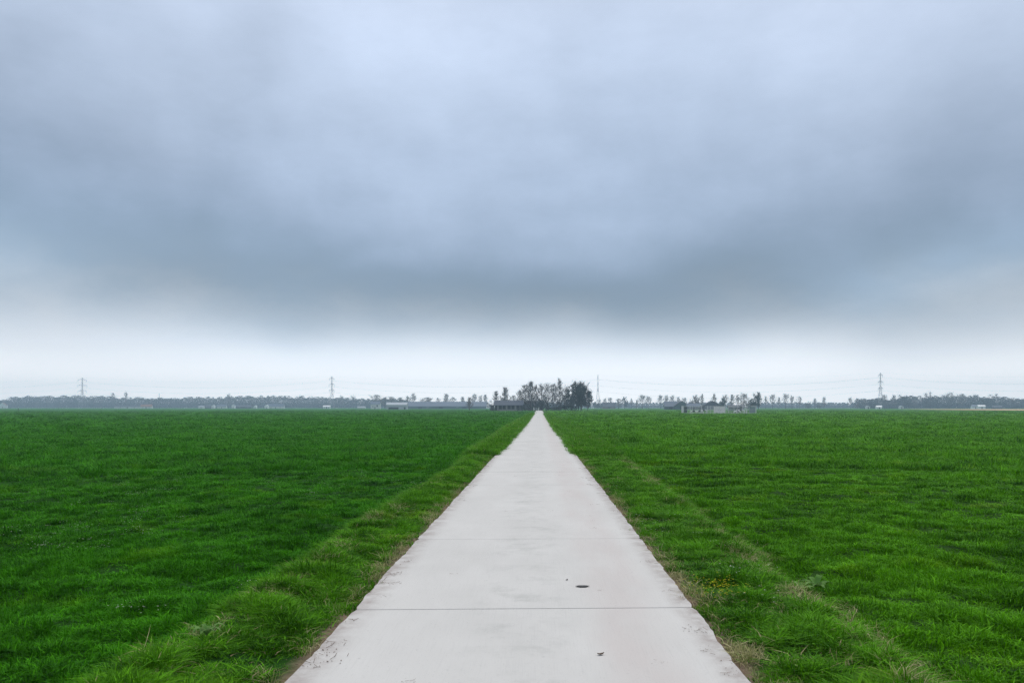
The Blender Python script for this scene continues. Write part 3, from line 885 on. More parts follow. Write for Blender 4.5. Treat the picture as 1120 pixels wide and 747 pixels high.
# small far houses on the left, before the wood
FH = [
 (3.5, 1240, 11, 4.0, 8.6, 'cream', 'roof_red', 'red roofed house at the far left end of the wood', True),
 (140, 1100, 34, 2.2, 4.3, 'cream', 'roof_dark', 'long low shed with dark roof below the leftmost pylon', False),
 (160.5, 1080, 14, 2.6, 5.4, 'cream', 'roof_red', 'low house with pinkish roof in front of the left wood', False),
 (220.5, 1070, 6.5, 2.4, 3.4, 'cream', 'pale_sheet', 'small white shed, leftmost of the white buildings before the wood', False),
 (228, 1090, 13, 1.8, 4.2, 'board', 'roof_dark', 'dark roofed shed between two white buildings before the wood', False),
 (233.5, 1060, 3.5, 3.4, 4.4, 'white', 'white', 'narrow white building at the right end of a dark roofed shed', True),
 (243, 1110, 12, 3.0, 5.2, 'cream', 'roof_blue', 'pale house with grey roof right of the narrow white building', False),
 (255.5, 1090, 4, 4.2, 6.0, 'white', 'roof_blue', 'tall white gabled house before the middle of the left wood', True),
 (267, 1100, 20, 2.4, 4.3, 'board', 'roof_dark', 'long dark shed right of the tall white gabled house', False),
 (279.5, 1080, 3.6, 2.8, 4.0, 'white', 'white', 'tiny white hut right of the long dark shed', True),
 (291.8, 1050, 4.5, 3.4, 4.6, 'white', 'white', 'bright white hut left of the long grey roof before the wood', True),
 (302, 1090, 22, 3.0, 6.0, 'cream', 'roof_blue', 'long grey roofed house left of the second pylon', False),
 (357.5, 1000, 8.5, 2.6, 3.8, 'white', 'white', 'broad white building right below the second pylon', False),
 (395.5, 980, 9, 1.6, 2.6, 'cream', 'pale_sheet', 'very low white shed between second pylon and pale farmhouse', False),
 (949, 820, 3.4, 2.2, 3.2, 'cream', 'pale_sheet', 'small white hut left of the right hand pylon', True),
 (961, 800, 4.8, 2.0, 3.2, 'white', 'white', 'white shed at the foot of the right hand pylon', False),
 (985.5, 820, 3.4, 2.2, 3.2, 'cream', 'pale_sheet', 'small white hut right of the right hand pylon', True),
 (1066, 830, 6, 2.4, 4.0, 'white', 'roof_blue', 'white house with grey roof before the right wood', False),
 (1073, 820, 6.5, 2.6, 3.8, 'white', 'white', 'all white building beside the grey roofed house at the right wood', False),
 (1090, 840, 9, 1.8, 3.2, 'board', 'roof_dark', 'low dark shed at the right end of the right wood', False),
]
for px, d, ln, wh, rh, wm, rm, lab, gf in FH:
    w_ = [(0.0, min(1.0, ln*.25), 1.0, .9)] if ln < 7 else [(-ln*.28, 1.2, 1.0, .8), (ln*.28, 1.2, 1.0, .8)]
    if wh < 2.1: w_ = []
    dep = 6.0
    gable_house('house' if rh > 4.2 else 'shed', px, d, dep if gf else ln, ln if gf else dep, wh, rh, wm, rm, lab, 'house' if rh > 4.2 else 'shed', 'far buildings along the wood',
                gable_front=gf, windows=[] if gf else w_, doors=[(0, .9 if gf else 1.0, min(2.0, wh*.9), 0)] if wh > 1.9 else [])

# buildings right of centre
d = 900.
gable_house('house', 666, d, span(659, 673, d), 8, 2.6, height(440.3, d), 'brick', 'roof_dark', 'low dark roofed house right of the third pylon', 'house', windows=[(-4, 1.5, 1.1, .9), (3.5, 1.5, 1.1, .9)], doors=[(0, 1.1, 2.1, 0)])
d = 600.
gable_house('barn', 745, d, 12, span(735, 753, d), 2.2, height(438.4, d), 'board_green', 'roof_dark', 'dark gabled barn facing the camera, left of the two gabled barns', 'barn', gable_front=True, doors=[(0, 3.4, 2.6, 0)])
gable_house('barn', 733.5, d+7, span(727, 741, d), 9, 2.4, height(438.9, d+7), 'board_green', 'roof_blue', 'low grey roofed barn wing joined to the left gabled barn', 'barn', doors=[(0, 3, 2.1, 0)])
d = 560.
gable_house('barn', 778, d, 14, span(767.5, 788.5, d), 2.6, height(438.4, d), 'slate_board', 'roof_dark', 'wide gabled barn behind the fenced valve station', 'barn', gable_front=True, doors=[(-2, 3.2, 2.6, 0)], windows=[(3, 1.6, 1.0, 1.0)])
gable_house('shed', 758, d, span(751, 765, d), 6, 2.3, height(441.0, d), 'slate_board', 'roof_blue', 'low grey roofed shed between the two gabled barns', 'shed', windows=[(-2.2, 1.4, .9, 1.0), (2.2, 1.4, .9, 1.0)])
d = 420.
gable_house('shed', 805, d, span(797, 813, d), 5, 1.7, height(442.9, d), 'board_green', 'roof_dark', 'low green shed behind the right half of the valve station', 'shed', doors=[(1.5, 1.6, 1.5, 0)])

# ------------------------------------------------------------------ trees left of centre and right of centre
GL = 'bare trees behind the long barn'
for k, px, top, w, lab in ((
 'bare1', 412.5, 431.5, 15, 'wide bare tree over the pale farmhouse'), ('bare0', 421, 434, 9, 'bare tree over the left end of the white barn'),
 ('bare3', 428, 433.5, 9, 'round bare tree behind the middle of the white barn'), ('bare2', 438, 434.5, 9, 'bare tree behind the right part of the white barn'),
 ('bare0', 446, 433, 8, 'bare tree where white barn and long barn meet'), ('road1', 452, 430, 8, 'flat topped tall bare tree over the left end of the long barn'),
 ('bare4', 461, 436, 8, 'small bare tree second over the long barn roof'), ('twiggy', 468, 434.5, 12, 'broad twiggy tree over the left third of the long barn'),
 ('bare5', 479, 435, 7, 'small bare tree over the middle of the long barn'), ('twiggy', 488, 430.8, 7, 'tall dense bare tree over the middle of the long barn'),
 ('bare6', 495.5, 434, 8, 'slanting bare tree right of the tall dense tree'), ('twiggy', 506, 434, 6, 'small twiggy tree left of the lone brown tree'),
 ('bare2', 519, 431, 8, 'bare tree just right of the lone brown tree'), ('bare0', 525.5, 432, 6, 'slim bare tree over the right end of the long barn'),
 ('tall1', 531, 431.5, 5, 'slim bare tree past the right end of the long barn')):
    tree(k, px, top, w, 930, lab, group=GL)
tree('bushy', 535.5, 437.5, 7, 900, 'grey bush right of the long barn end', 'shrub', 'shrub')

GR = 'bare roadside trees right of the farm'
D = 930
tree('bushy', 654, 437, 9, 940, 'grey bush at the foot of the third pylon', 'shrub', 'shrub')
for k, px, top, w, d, lab in (
 ('bare0', 661.5, 435.5, 6, 930, 'bare tree at the left end of the low dark house'), ('bare3', 667.5, 434.8, 7, 935, 'bare tree behind the middle of the low dark house'),
 ('twiggy', 676.5, 435.8, 7, 920, 'dense twiggy tree between dark house and round grey tree'),
 ('road1', 690.5, 435.5, 4, D, 'thin bare tree first right of the round grey tree'), ('tall2', 696.5, 437, 3, D, 'slimmest pole like bare tree in the roadside row'),
 ('road2', 702.5, 431.8, 10, D, 'umbrella shaped bare tree in the middle of the roadside row'), ('road0', 709.5, 433, 7, D, 'bare tree just right of the umbrella shaped tree'),
 ('road2', 722.3, 431.8, 7, D, 'dark trunked bare tree left of the grey barn wing'), ('road1', 729, 432, 6, D, 'bare tree above the left end of the grey barn wing'),
 ('road0', 735.2, 431.8, 6, D, 'bare tree above the middle of the grey barn wing'), ('road1', 742, 433.8, 5, D, 'bare tree above the ridge of the left gabled barn'),
 ('road2', 748.5, 434.8, 7, D, 'low flat crowned bare tree right of the left gabled barn'),
 ('road0', 760.5, 431.5, 7, 640, 'bare tree over the low grey shed between the barns'), ('tall0', 767.8, 431, 4, 640, 'slim straight bare tree left of the wide gabled barn'),
 ('road1', 781.2, 430.2, 6, 640, 'bare tree above the ridge of the wide gabled barn'), ('road0', 793, 431.3, 7, 640, 'bare tree behind the round blue green tree'),
 ('tall1', 800.3, 431.5, 5, 640, 'slim bare tree over the white cabinet side of the green shed'), ('road1', 806.5, 431.5, 6, 640, 'bare tree above the green shed roof'),
 ('road2', 813.5, 429.8, 10, 640, 'wide flat crowned bare tree left of the tall dense blue tree'), ('bare2', 829.8, 428.8, 6, 530, 'bare twigs rising from the right of the tall dense blue tree'),
 ('road1', 837.5, 433, 4, 800, 'small thin bare tree right of the tall dense blue tree'), ('road0', 844.8, 430.8, 7, 800, 'first of the tall bare trees right of the valve station'),
 ('road1', 852, 434, 4, 800, 'short thin bare tree in a gap between two tall roadside trees'), ('road2', 859.2, 430.2, 7, 800, 'tallest bare tree in the row right of the valve station'),
 ('road0', 866.4, 432.3, 5, 800, 'straight bare tree between the tallest and the round crowned one'), ('bare4', 874.5, 433.2, 7, 800, 'round crowned bare tree ending the row right of the valve station'),
 ('road1', 891.2, 435.5, 5, 1000, 'small bare tree left of a pair in the far right fields'), ('twiggy', 901.3, 434.2, 4.5, 1000, 'upright dense bare tree alone in the far right fields'),
 ('road0', 929.8, 434, 5, 900, 'bare tree at the left end of the right wood'), ('twiggy', 937.6, 435.5, 4, 900, 'small twiggy tree second from the left end of the right wood'),
 ('bare2', 946, 436, 6, 900, 'bare tree left of the right hand pylon')):
    tree(k, px, top, w, d, lab, group=GR)
tree('round', 683.5, 433.8, 6.5, 925, 'round grey green tree right of the low dark house', 'round_tree')
tree('bushy', 755, 437, 6, 600, 'dark bush right beside the left gabled barn', 'shrub', 'shrub')
tree('bushy', 761, 434.5, 12, 600, 'pyramid shaped grey bushy tree between the gabled barns', 'bushy_tree')
tree('round', 790.5, 435.2, 7.5, 530, 'round blue green tree right of the wide gabled barn', 'round_tree')
tree('round', 826.5, 430.2, 10.5, 520, 'tall dense blue grey tree behind the right end of the valve station', 'round_tree')
tree('bushy', 820.3, 436, 9, 500, 'grey shrub leaning against the left of the tall dense blue tree', 'shrub', 'shrub')
tree('bare1', 812, 438.5, 12, 480, 'low arching bare shrub behind the green shed', 'bare_shrub', 'shrub')
tree('bushy', 884, 439, 6, 1000, 'low grey bush left of the far field trees', 'shrub', 'shrub')
tree('bushy', 896, 440.5, 5, 1000, 'low bush between the two far field trees', 'shrub', 'shrub')

# ------------------------------------------------------------------ far woods: one mass each
def wood(px0, px1, d, topf, label, seed, n, depth=60, qs=1.15):
    r = random.Random(seed); V, Fi, S = [], [], []
    g = np.random.default_rng(seed)
    for i in range(n):
        px = px0 + (px1-px0)*(i+r.random())/n; dd = d + r.uniform(0, depth)
        h = height(topf(px), dd)*r.uniform(.80, 1.04); w = h*r.uniform(.35, .6)
        c = at(px, dd)
        k = 620
        t = np.where(g.random(k) < .4, g.random(k)*.45, g.random(k)**.85)
        rad = w*np.sin(np.pi*np.clip(.30+.68*t, 0, 1))**.6*np.sqrt(g.random(k))
        a = g.uniform(0, 2*np.pi, k)
        P = np.stack([c.x+rad*np.cos(a), c.y+rad*np.sin(a), -.1+h*(.03+.95*t)], 1)
        u = g.normal(0, 1, (k, 3)); u /= np.linalg.norm(u, axis=1)[:, None]
        v = np.cross(u, g.normal(0, 1, (k, 3))); v /= np.linalg.norm(v, axis=1)[:, None]
        s = qs*g.uniform(.35, .8, k)[:, None]
        n0 = len(V)*4
        V.append(np.stack([P-u*s, P+v*s*.55, P+u*s, P-v*s*.55], 1).reshape(-1, 3))
        # trunk and leader with side twigs that break the skyline
        q = np.array([c.x, c.y, 0]); tw = .16
        lines = [(q+[0, 0, -.2], q+[r.gauss(0, .6), 0, h*.99], tw)]
        for j in range(16):
            z = h*r.uniform(.35, .9); e = rvec(r, .15, .95)*h*r.uniform(.12, .22)
            b0 = q+[0, 0, z]; lines.append((b0, b0+[e.x, e.y, e.z], .12))
        L_ = []
        for (p, e, ww) in lines:
            sx = np.array([ww, 0, 0]); L_ += [p-sx, p+sx, e+sx*.3, e-sx*.3]
        V.append(np.array(L_))
    V = np.concatenate(V)
    nq = len(V)//4
    me = np_mesh('woodland', V, np.arange(nq*4), np.full(nq, 4), M['wood_far'])
    return tag(link('woodland', me), label, 'woodland', kind='stuff')
def tl(px): return 434.3 - 1.2*math.sin(px/37.) - 1.3*float(vnoise(px, 0, 14, 81)) + (3.0 if px < 12 else 0) + max(0, px-330)*.012
wood(-260, 445, 1330, tl, 'hazy grey blue wood along the horizon left of the farm', 11, 460)
wood(560, 800, 1420, lambda p: 440.0-.8*float(vnoise(p, 0, 18, 82)), 'faint low wood on the horizon between farm and valve station', 12, 80)
wood(820, 960, 1420, lambda p: 440.2-.9*float(vnoise(p, 0, 15, 83)), 'faint low wood on the horizon beyond the right row of bare trees', 13, 60)
def tr_(px): return 436.5 - 2.6*float(vnoise(px, 0, 11, 84)) - (2 if 985 < px < 1100 else 0)
wood(938, 1400, 960, tr_, 'grey brown wood along the horizon on the far right', 14, 230, 40, .95)
GW = 'tall trees standing out of the right wood'
for k, px, top, w, lab in (('bare3', 967.5, 431.6, 8, 'bare tree directly right of the right hand pylon'), ('bare0', 978, 431.6, 7, 'round bare tree second right of the right hand pylon'),
   ('bushy', 988, 432, 14, 'broad dense tree third right of the right hand pylon'), ('bushy', 1017.5, 429.3, 13, 'big rounded dense tree in the middle of the right wood'),
   ('bare4', 1038, 428.8, 13, 'wide open crowned bare tree, tallest of the right wood'), ('bare1', 1053, 430.5, 11, 'round bare tree right of the tallest one in the right wood'),
   ('bushy', 1069, 431.8, 12, 'dense tree above the white buildings of the right wood'), ('bushy', 1085, 431.2, 15, 'broadest dense tree near the right end of the right wood'),
   ('bare1', 1107, 435, 10, 'low bare tree at the picture edge of the right wood'), ('bare5', 1000, 434.2, 8, 'small bare tree between two dense crowns of the right wood')):
    tree(k, px, top, w, 930, lab, group=GW)
for k, px, top, w, lab in (('bare1', 124, 429.5, 5, 'small bare treetop over the left wood right of the leftmost pylon'), ('bare3', 138, 428.8, 5, 'round bare treetop over the left wood above the long low shed'),
   ('conifer', 174, 430.5, 2.5, 'pointed dark treetop over the left wood'), ('bare2', 250, 431, 6, 'ring shaped bare treetop over the left wood above white houses'),
   ('conifer', 328, 432, 2.5, 'small pointed treetop over the left wood before the second pylon'), ('bare0', 374, 432.5, 6, 'bare treetop just right of the second pylon'),
   ('bare4', 386, 432.2, 7, 'wide bare treetop second right of the second pylon')):
    tree(k, px, top, w, 1315, lab, group='treetops over the left wood')

# fence posts far out in the left field
for px, y, h, lab in ((20, 449.3, 1.5, 'dark stump like post standing nearest in the far left field'), (44, 447.3, 1.4, 'dark post second from the left in the far field'),
                      (50.5, 447.2, 1.5, 'dark post close right of another in the far field'), (64.3, 447.4, 1.6, 'dark post left of the leftmost pylon foot'), (111, 447, 1.5, 'dark post right of the leftmost pylon foot')):
    d = F*1.85/(y-HOR)
    b = MB(); b.tube([(0, 0, -.2), (0, 0, h*.97), (0, 0, h)], [.14, .12, .05], 7)
    o = b.build('fence_post', M['post']); p = at(px, d); o.location = (p.x, p.y, float(terrain(p.x, p.y)))
    tag(o, lab, 'post', 'fence posts in the far left field')

# ------------------------------------------------------------------ pylons and cables
PY = [(90, 1180), (363, 1130), (654, 1080), (963, 1010)]
pts = [at(px, d) for px, d in PY]
line_dir = (pts[-1]-pts[0]).normalized(); ang = math.atan2(line_dir.y, line_dir.x)
PH = 45.5; LEV = ((25.5, 9.5), (33.5, 10.5), (42.0, 9.0))
def pylon(loc, label):
    o = empty('pylon', loc, ang, label, 'pylon', 'electricity pylons across the horizon')
    def half(z): return 3.6*(1-z/27.) + .75*(z/27.) if z < 27 else .75-.45*(z-27)/18.
    zs = [0, 5, 9.5, 13.5, 17, 20, 23, 25.5, 28, 30.7, 33.5, 36.3, 39.1, 42, PH]
    for sx in (-1, 1):
        for sy in (-1, 1):
            b = MB(); b.tube([(sx*half(z), sy*half(z), z-.2) for z in zs], [.13]*8+[.10]*7, 4); b.build('leg', M['steel'], o)
    b = MB()
    for i in range(len(zs)-1):
        z0, z1 = zs[i], zs[i+1]; a, c = half(z0), half(z1)
        for (p, q) in (((-a, -a), (c, -c)), ((a, -a), (-c, -c)), ((-a, a), (c, c)), ((a, a), (-c, c)), ((-a, -a), (-c, c)), ((-a, a), (-c, -c)), ((a, -a), (c, c)), ((a, a), (c, -c))):
            b.tube([(p[0], p[1], z0), (q[0], q[1], z1)], .06, 3)
        for s in (-1, 1): b.tube([(-c, s*c, z1), (c, s*c, z1)], .08, 3); b.tube([(s*c, -c, z1), (s*c, c, z1)], .08, 3)
    b.build('bracing', M['steel'], o)
    for z, L_ in LEV:
        b = MB(); w = half(z)
        for s in (-1, 1):
            for k in (-1, 1):
                b.tube([(k*w, s*w, z), (0, s*L_, z)], .15, 4); b.tube([(k*w, s*w, z+1.9), (0, s*L_, z+.1)], .12, 4)
            for j in range(1, 5):
                t = j/5; y = s*(w+(L_-w)*t); kk = w*(1-t)
                b.tube([(-kk, y, z), (kk, y, z)], .06, 3); b.tube([(0, y, z), (0, y, z+1.9*(1-t))], .06, 3)
        b.build('crossarm', M['steel'], o)
        for s in (-1, 1):
            b = MB(); b.tube([(0, s*L_, z), (0, s*L_, z-2.6)], .14, 6)
            for j in range(7): b.tube([(0, s*L_, z-.4-j*.3), (0, s*L_, z-.5-j*.3)], .24, 8)
            b.build('insulator', M['ceramic'], o)
    return o
PL = ['lattice pylon over the wood at the far left', 'lattice pylon over the wood halfway between left edge and farm', 'lattice pylon just right of the dark farm evergreens', 'lattice pylon at the left part of the right wood']
p0 = pylon((pts[0].x, pts[0].y, -.12), PL[0])
for i in range(1, 4):
    c = copy_tree(p0); c.location = (pts[i].x, pts[i].y, -.12); c['label'] = PL[i]
perp = Vector((-math.sin(ang), math.cos(ang), 0))
ends = [pts[0]+(pts[0]-pts[1]), *pts, pts[3]+(pts[3]-pts[2])]
names = (('lowest', LEV[0]), ('middle', LEV[1]), ('upper', LEV[2]))
for nm, (z, L_) in names:
    for s, sn in ((-1, 'near'), (1, 'far')):
        b = MB(); P = []
        for a, c in zip(ends[:-1], ends[1:]):
            for k in range(24):
                t = k/24; q = a.lerp(c, t); P.append((q.x+perp.x*s*L_, q.y+perp.y*s*L_, z-2.75-.12-9.5*4*t*(1-t)))
        q = ends[-1]; P.append((q.x+perp.x*s*L_, q.y+perp.y*s*L_, z-2.87))
        b.tube(P, .045, 4); o = b.build('power_cable', M['cable'])
        tag(o, '%s power cable hanging between the pylons on their %s side' % (nm, sn), 'cable', 'power cables between the pylons')
b = MB(); P = []
for a, c in zip(ends[:-1], ends[1:]):
    for k in range(24):
        t = k/24; q = a.lerp(c, t); P.append((q.x, q.y, PH-.12-7*4*t*(1-t)))
b.tube(P, .03, 4); tag(b.build('ground_cable', M['cable']), 'thin single cable joining the very tips of the pylons', 'cable', 'power cables between the pylons')

# ------------------------------------------------------------------ fenced valve station in the right field
d = 218.; c0 = at(789, d); zb = float(terrain(c0.x, c0.y))
WX, DY_ = span(750.5, 828, d)/2, 4.2
S0 = Vector((c0.x, c0.y+DY_, zb)); RZ = -.12
def vs(x, y, z=0.0):
    return Vector((S0.x + x*math.cos(RZ)-y*math.sin(RZ), S0.y + x*math.sin(RZ)+y*math.cos(RZ), S0.z+z))
gp = MB().box(-WX-.2, WX+.2, -DY_-.2, DY_+.2, -.25, .05).build('gravel_pad', M['gravel']); gp.location = S0; gp.rotation_euler = (0, 0, RZ); tag(gp, kind='structure')
def px_x(px): return (px-789)/F*d
fz = empty('steel_fence', vs(0, 0, .1), RZ, 'pale steel bar fence around the small valve station', 'fence')
for k in range(9):
    x = -WX + 2*WX*k/8
    for y in (-DY_, DY_):
        MB().box(x-.06, x+.06, y-.06, y+.06, -.1, 2.1).build('fence_post', M['steel_light'], fz)
for y in (-1.4, 1.4):
    for x in (-WX, WX): MB().box(x-.06, x+.06, y-.06, y+.06, -.1, 2.1).build('fence_post', M['steel_light'], fz)
for k in range(8):
    x0 = -WX+2*WX*k/8+.06; x1 = -WX+2*WX*(k+1)/8-.06
    for y in (-DY_, DY_):
        b = MB()
        for z in (.15, 1.05, 1.95): b.box(x0, x1, y-.02, y+.02, z, z+.05)
        n = 10
        for j in range(1, n): xx = x0+(x1-x0)*j/n; b.box(xx-.012, xx+.012, y+.021, y+.035, .08, 2.05)
        b.build('fence_panel', M['steel_light'], fz)
for x in (-WX, WX):
    for (ya, yb) in ((-DY_, -1.4), (-1.4, 1.4), (1.4, DY_)):
        b = MB()
        for z in (.15, 1.05, 1.95): b.box(x-.02, x+.02, ya+.06, yb-.06, z, z+.05)
        for j in range(1, 10): yy = ya+.06+(yb-ya-.12)*j/10; b.box(x+.021, x+.035, yy-.012, yy+.012, .08, 2.05)
        b.build('fence_panel', M['steel_light'], fz)
def cabinet(px, y, w, dp, h, mat, label, roofm):
    o = empty('cabinet', vs(px_x(px), y, .1), RZ, label, 'cabinet')
    MB().box(-w/2, w/2, -dp/2, dp/2, 0, h).build('body', M[mat], o)
    MB().box(-w/2-.1, w/2+.1, -dp/2-.1, dp/2+.1, h+.003, h+.12).build('roof', M[roofm], o)
    for k in (-1, 1):
        dr = MB().box(k*w*.23-w*.2, k*w*.23+w*.2, -dp/2-.03, -dp/2+.01, .12, h-.12).build('door', M[mat], o)
        MB().box(k*.12*w-.03, k*.12*w+.03, -dp/2-.07, -dp/2-.032, h*.45, h*.55).build('handle', M['pipe_dark'], dr)
cabinet(789.2, -DY_+1.2, 2.85, 1.2, 1.85, 'white', 'white metal cabinet in the middle of the fenced valve station', 'white')
cabinet(824.5, -DY_+1.6, 1.4, 1.0, 1.75, 'cabinet', 'grey green cabinet at the right end of the fenced valve station', 'cabinet')
cabinet(809.5, -DY_+1.5, 1.1, .8, .95, 'white', 'knee high white box right of the white cabinet', 'cream') if False else None
def valve(px, y, h, label, tilt, wheel=True):
    o = empty('gas_valve', vs(px_x(px), y, .08), RZ+tilt, label, 'valve', 'pipe valves inside the fence')
    MB().tube([(-.9, 0, -.1), (-.9, 0, h*.42), (-.75, 0, h*.5), (.75, 0, h*.5), (.9, 0, h*.42), (.9, 0, -.1)], .15, 10).build('pipe', M['steel_light'], o, True)
    MB().tube([(0, 0, h*.5-.05), (0, 0, h*.62)], [.3, .22], 10).tube([(-.32, 0, h*.5), (.32, 0, h*.5)], .27, 10).build('valve_body', M['pipe_dark'], o, True)
    st = MB().tube([(0, 0, h*.62), (0, 0, h)], .06, 8).build('stem', M['pipe_dark'], o)
    if wheel:
        b = MB().ring((0, 0, h), (0, .5, 1), .38, .045, 14)
        for a in range(3): t = a*math.pi/3; b.tube([(-.38*math.cos(t), -.34*math.sin(t), h+.17*math.sin(t)), (.38*math.cos(t), .34*math.sin(t), h-.17*math.sin(t))], .025, 4)
        b.build('handwheel', M['pipe_dark'], o)
valve(762, -1.8, 1.3, 'low valve with a handwheel, leftmost inside the fence', .2)
valve(768.5, -2.2, 1.35, 'pale pipe valve in the middle of the left half of the station', -.3)
valve(773, -1.4, 1.9, 'tallest dark valve left of the white cabinet', .5)
valve(809, -1.9, 1.2, 'low dark valve right of the white cabinet', .1)
valve(813.5, -.8, 1.9, 'tall slanted valve before the green shed', -.5)
for px, y, w, h, lab in ((753, -2.6, .9, 1.9, 'dark equipment locker at the left end of the fenced station'),):
    o = empty('locker', vs(px_x(px), y, .1), RZ, lab, 'locker')
    MB().box(-w/2, w/2, -.3, .3, 0, h).build('body', M['cabinet'], o); dr = MB().box(-w/2+.06, w/2-.06, -.335, -.295, .1, h-.1).build('door', M['pipe_dark'], o)
    MB().box(w/2-.2, w/2-.14, -.37, -.337, h*.5, h*.6).build('handle', M['steel_light'], dr)
for i, (px, y, h, lab) in enumerate(((806.5, -DY_-1.3, 1.25, 'white marker post in front of the fence right of the white cabinet'), (783.3, -DY_-.5, 1.9, 'tall white marker post at the left corner of the white cabinet'), (817, -DY_-.6, .95, 'short white marker post before the right part of the fence'))):
    o = empty('marker_post', vs(px_x(px), y, -.05), RZ, lab, 'marker post', 'white marker posts at the station')
    MB().box(-.09, .09, -.07, .07, 0, h).build('post', M['white'], o); MB().prism([(-.13, h+.003), (.13, h+.003), (0, h+.13)], -.11, .11).build('cap', M['white'], o)

# ------------------------------------------------------------------ haze
hb = MB().box(-1950, 1950, -260, 1850, -1.6, 58)
hm, nt, out = newmat('thin_haze'); g = NT(nt)
pv = g.n('ShaderNodeVolumePrincipled', {'Color': (.62, .86, 1.0, 1), 'Density': .00048, 'Anisotropy': 0.0})
nt.links.new(pv.outputs[0], out.inputs['Volume'])
tag(hb.build('haze', hm), kind='stuff')

# ------------------------------------------------------------------ sky
SUN_EL, SUN_AZ = R(56), R(28)       # azimuth clockwise from +Y
w = bpy.data.worlds.new('World'); SC.world = w; w.use_nodes = True
nt = w.node_tree; nt.nodes.clear(); g = NT(nt)
out = nt.nodes.new('ShaderNodeOutputWorld')
MASSES = [(600, 300, 210, 36, -.20), (820, 318, 150, 30, -.15, -.05), (250, 315, 170, 26, -.12), (600, 425, 280, 36, .14), (930, 225, 130, 28, -.07, .15), (1060, 268, 105, 24, .18, .32), (1085, 350, 120, 34, -.12), (60, 372, 130, 26, -.05), (15, 268, 70, 26, .18, -.2),
          (330, 368, 150, 20, .10), (480, 338, 60, 16, -.07), (150, 300, 110, 20, -.07, .15), (690, 385, 140, 22, .06), (60, 60, 150, 120, -.16), (1110, 120, 130, 110, -.13), (520, 40, 230, 70, .10), (330, 170, 160, 40, .06), (560, 190, 120, 40, -.05), (200, 120, 60, 40, -.05, .4), (740, 120, 150, 60, .05, .2)]
sky = g.n('ShaderNodeTexSky', sky_type='NISHITA', sun_disc=False, sun_elevation=SUN_EL, sun_rotation=SUN_AZ)
dirv = g.n('ShaderNodeTexCoord').outputs['Generated']
sx = g.n('ShaderNodeSeparateXYZ', {0: dirv})
hz = g.math('SQRT', g.math('ADD', g.math('MULTIPLY', sx.outputs[0], sx.outputs[0]), g.math('MULTIPLY', sx.outputs[1], sx.outputs[1])))
t = g.math('DIVIDE', sx.outputs[2], g.math('MAXIMUM', hz, .05))
az = g.math('ARCTAN2', sx.outputs[0], sx.outputs[1])
# cloud-deck noises: flattened so that they streak towards the horizon
n1 = g.noise(g.vmul(dirv, (1.5, 1.5, 3.6)), 1.0, 3, .5)
n2 = g.noise(g.vmul(dirv, (2.4, 2.4, 4.6)), 1.25, 6, .55)
n3 = g.noise(g.vmul(dirv, (5.0, 5.0, 10.0)), 1.2, 5, .6)
amp = g.range(t, .03, .16, .12, 1.0)
edge_w = g.math('ADD', g.math('MULTIPLY', g.math('SUBTRACT', n1, .5), .20), g.math('MULTIPLY', g.math('SUBTRACT', n3, .5), .13))
sag = g.math('MULTIPLY', g.math('MULTIPLY', g.math('MINIMUM', g.math('MULTIPLY', az, az), .6), -.075), amp)
tw = g.math('ADD', g.math('ADD', t, sag), g.math('MULTIPLY', edge_w, amp))
# broad masses and breaks of the overcast, by compass direction and elevation
azw = g.math('ADD', az, g.math('MULTIPLY', g.math('SUBTRACT', n2, .5), .30))
tq = g.math('ADD', t, g.math('MULTIPLY', g.math('SUBTRACT', n1, .5), .18))
def mass(px, py, sx_, sy_, a, tilt=0.0):
    ca = math.atan((px-560)/F); a0 = ca-YAW; t0 = (HOR-py)/F*math.cos(ca)
    da = g.math('SUBTRACT', azw, a0); dt = g.math('SUBTRACT', tq, t0)
    if tilt: dt = g.math('SUBTRACT', dt, g.math('MULTIPLY', da, tilt))
    u = g.math('DIVIDE', da, sx_/F); v = g.math('DIVIDE', dt, sy_/F)
    q = g.math('ADD', g.math('MULTIPLY', u, u), g.math('MULTIPLY', v, v))
    return g.math('MULTIPLY', g.math('EXPONENT', g.math('MULTIPLY', q, -.5)), a)
lum = 1.0
for args in MASSES:
    lum = g.math('ADD', lum, mass(*args))
def srgb(r, g_, b): 
    f = lambda c: ((c/255+.055)/1.055)**2.4 if c > 10 else c/255/12.92
    return (f(r), f(g_), f(b), 1)
ramp = g.n('ShaderNodeValToRGB', {0: tw}); cr = ramp.color_ramp; cr.interpolation = 'B_SPLINE'
STOPS = [(0.0, (255, 254, 253)), (.03, (253, 251, 252)), (.055, (233, 237, 244)), (.086, (212, 221, 233)), (.115, (190, 203, 218)), (.15, (158, 178, 199)), (.19, (146, 168, 192)),
         (.24, (163, 182, 208)), (.31, (181, 198, 223)), (.40, (196, 212, 236)), (.52, (208, 222, 245)), (.75, (222, 232, 250)), (1.0, (250, 250, 255))]
el = cr.elements
while len(el) > 1: el.remove(el[-1])
el[0].position = 0; el[0].color = srgb(*STOPS[0][1])
for p, c in STOPS[1:]:
    e = el.new(p); e.color = srgb(*c)
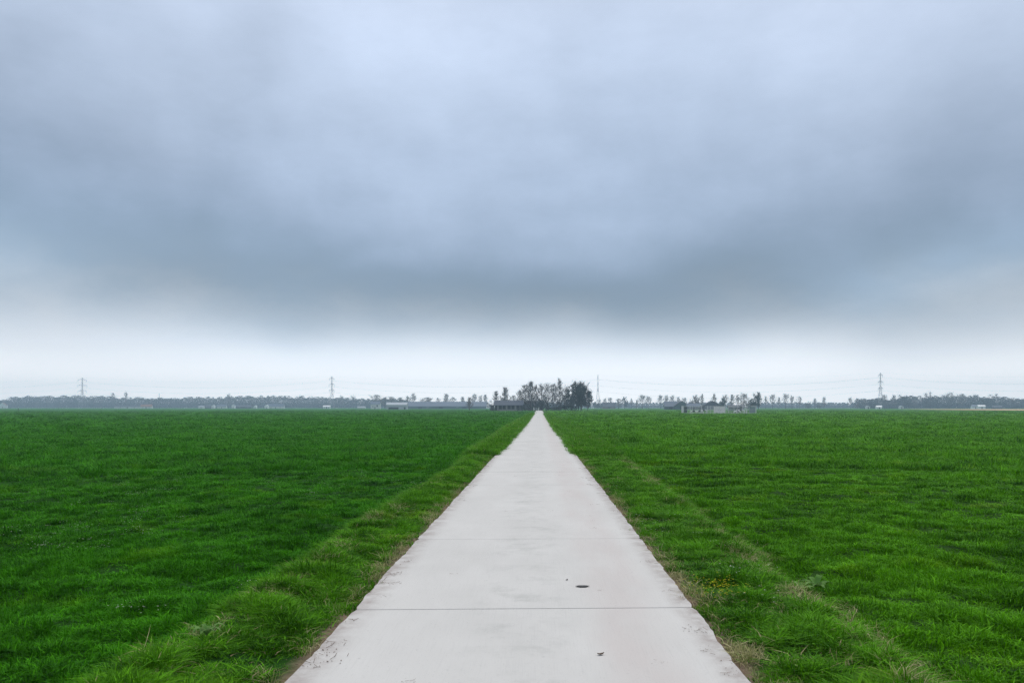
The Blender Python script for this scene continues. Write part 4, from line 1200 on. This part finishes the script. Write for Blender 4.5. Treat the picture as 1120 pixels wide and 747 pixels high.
# soft brightness variation of the cloud base
var = g.math('MULTIPLY', lum, g.math('ADD', 1.0, g.math('MULTIPLY', g.math('MULTIPLY', g.math('ADD', g.math('SUBTRACT', n2, .5), g.math('MULTIPLY', g.math('SUBTRACT', n3, .5), .55)), .42), amp)))
cl = g.n('ShaderNodeVectorMath', {0: ramp.outputs[0], 'Scale': var}, operation='SCALE').outputs[0]
zen = g.math('MULTIPLY', g.range(t, .6, 2.2, 10.0, 15.0), g.range(t, .0, .12, 1.56, 1.0))
cl = g.n('ShaderNodeVectorMath', {0: cl, 'Scale': zen}, operation='SCALE').outputs[0]
mix = g.mix(.93, sky.outputs[0], cl)
bg = g.n('ShaderNodeBackground', {'Color': mix, 'Strength': .1})
nt.links.new(bg.outputs[0], out.inputs[0])

sl = bpy.data.lights.new('sun', 'SUN'); sl.energy = 1.5; sl.angle = R(11); sl.color = (1.0, .96, .9)
so = bpy.data.objects.new('sun', sl); COL.objects.link(so)
sd = Vector((math.sin(SUN_AZ)*math.cos(SUN_EL), math.cos(SUN_AZ)*math.cos(SUN_EL), math.sin(SUN_EL)))
so.rotation_euler = sd.to_track_quat('Z', 'Y').to_euler(); so.location = (0, 0, 80)

# ------------------------------------------------------------------ camera and render settings
cam = bpy.data.cameras.new('camera'); co = bpy.data.objects.new('camera', cam); COL.objects.link(co)
cam.sensor_width = 36; cam.lens = 36*F/1120; cam.clip_end = 6000; cam.clip_start = .05
cam.shift_y = (HOR-373.5)/1120
co.location = (0, 0, CAMZ); co.rotation_euler = (R(90), 0, YAW)
SC.camera = co
SC.render.engine = 'CYCLES'
cy = SC.cycles
cy.max_bounces = 6; cy.diffuse_bounces = 3; cy.glossy_bounces = 2; cy.transmission_bounces = 3; cy.transparent_max_bounces = 8; cy.volume_bounces = 0
cy.use_adaptive_sampling = False
cy.use_denoising = True; cy.denoising_prefilter = 'NONE'
try: cy.denoiser = 'OPENIMAGEDENOISE'; cy.denoising_input_passes = 'RGB_ALBEDO_NORMAL'
except Exception: pass
vs_ = SC.view_settings
vs_.view_transform = 'Standard'; vs_.look = 'None'; vs_.exposure = 0.0; vs_.gamma = 1.0; vs_.use_curve_mapping = False
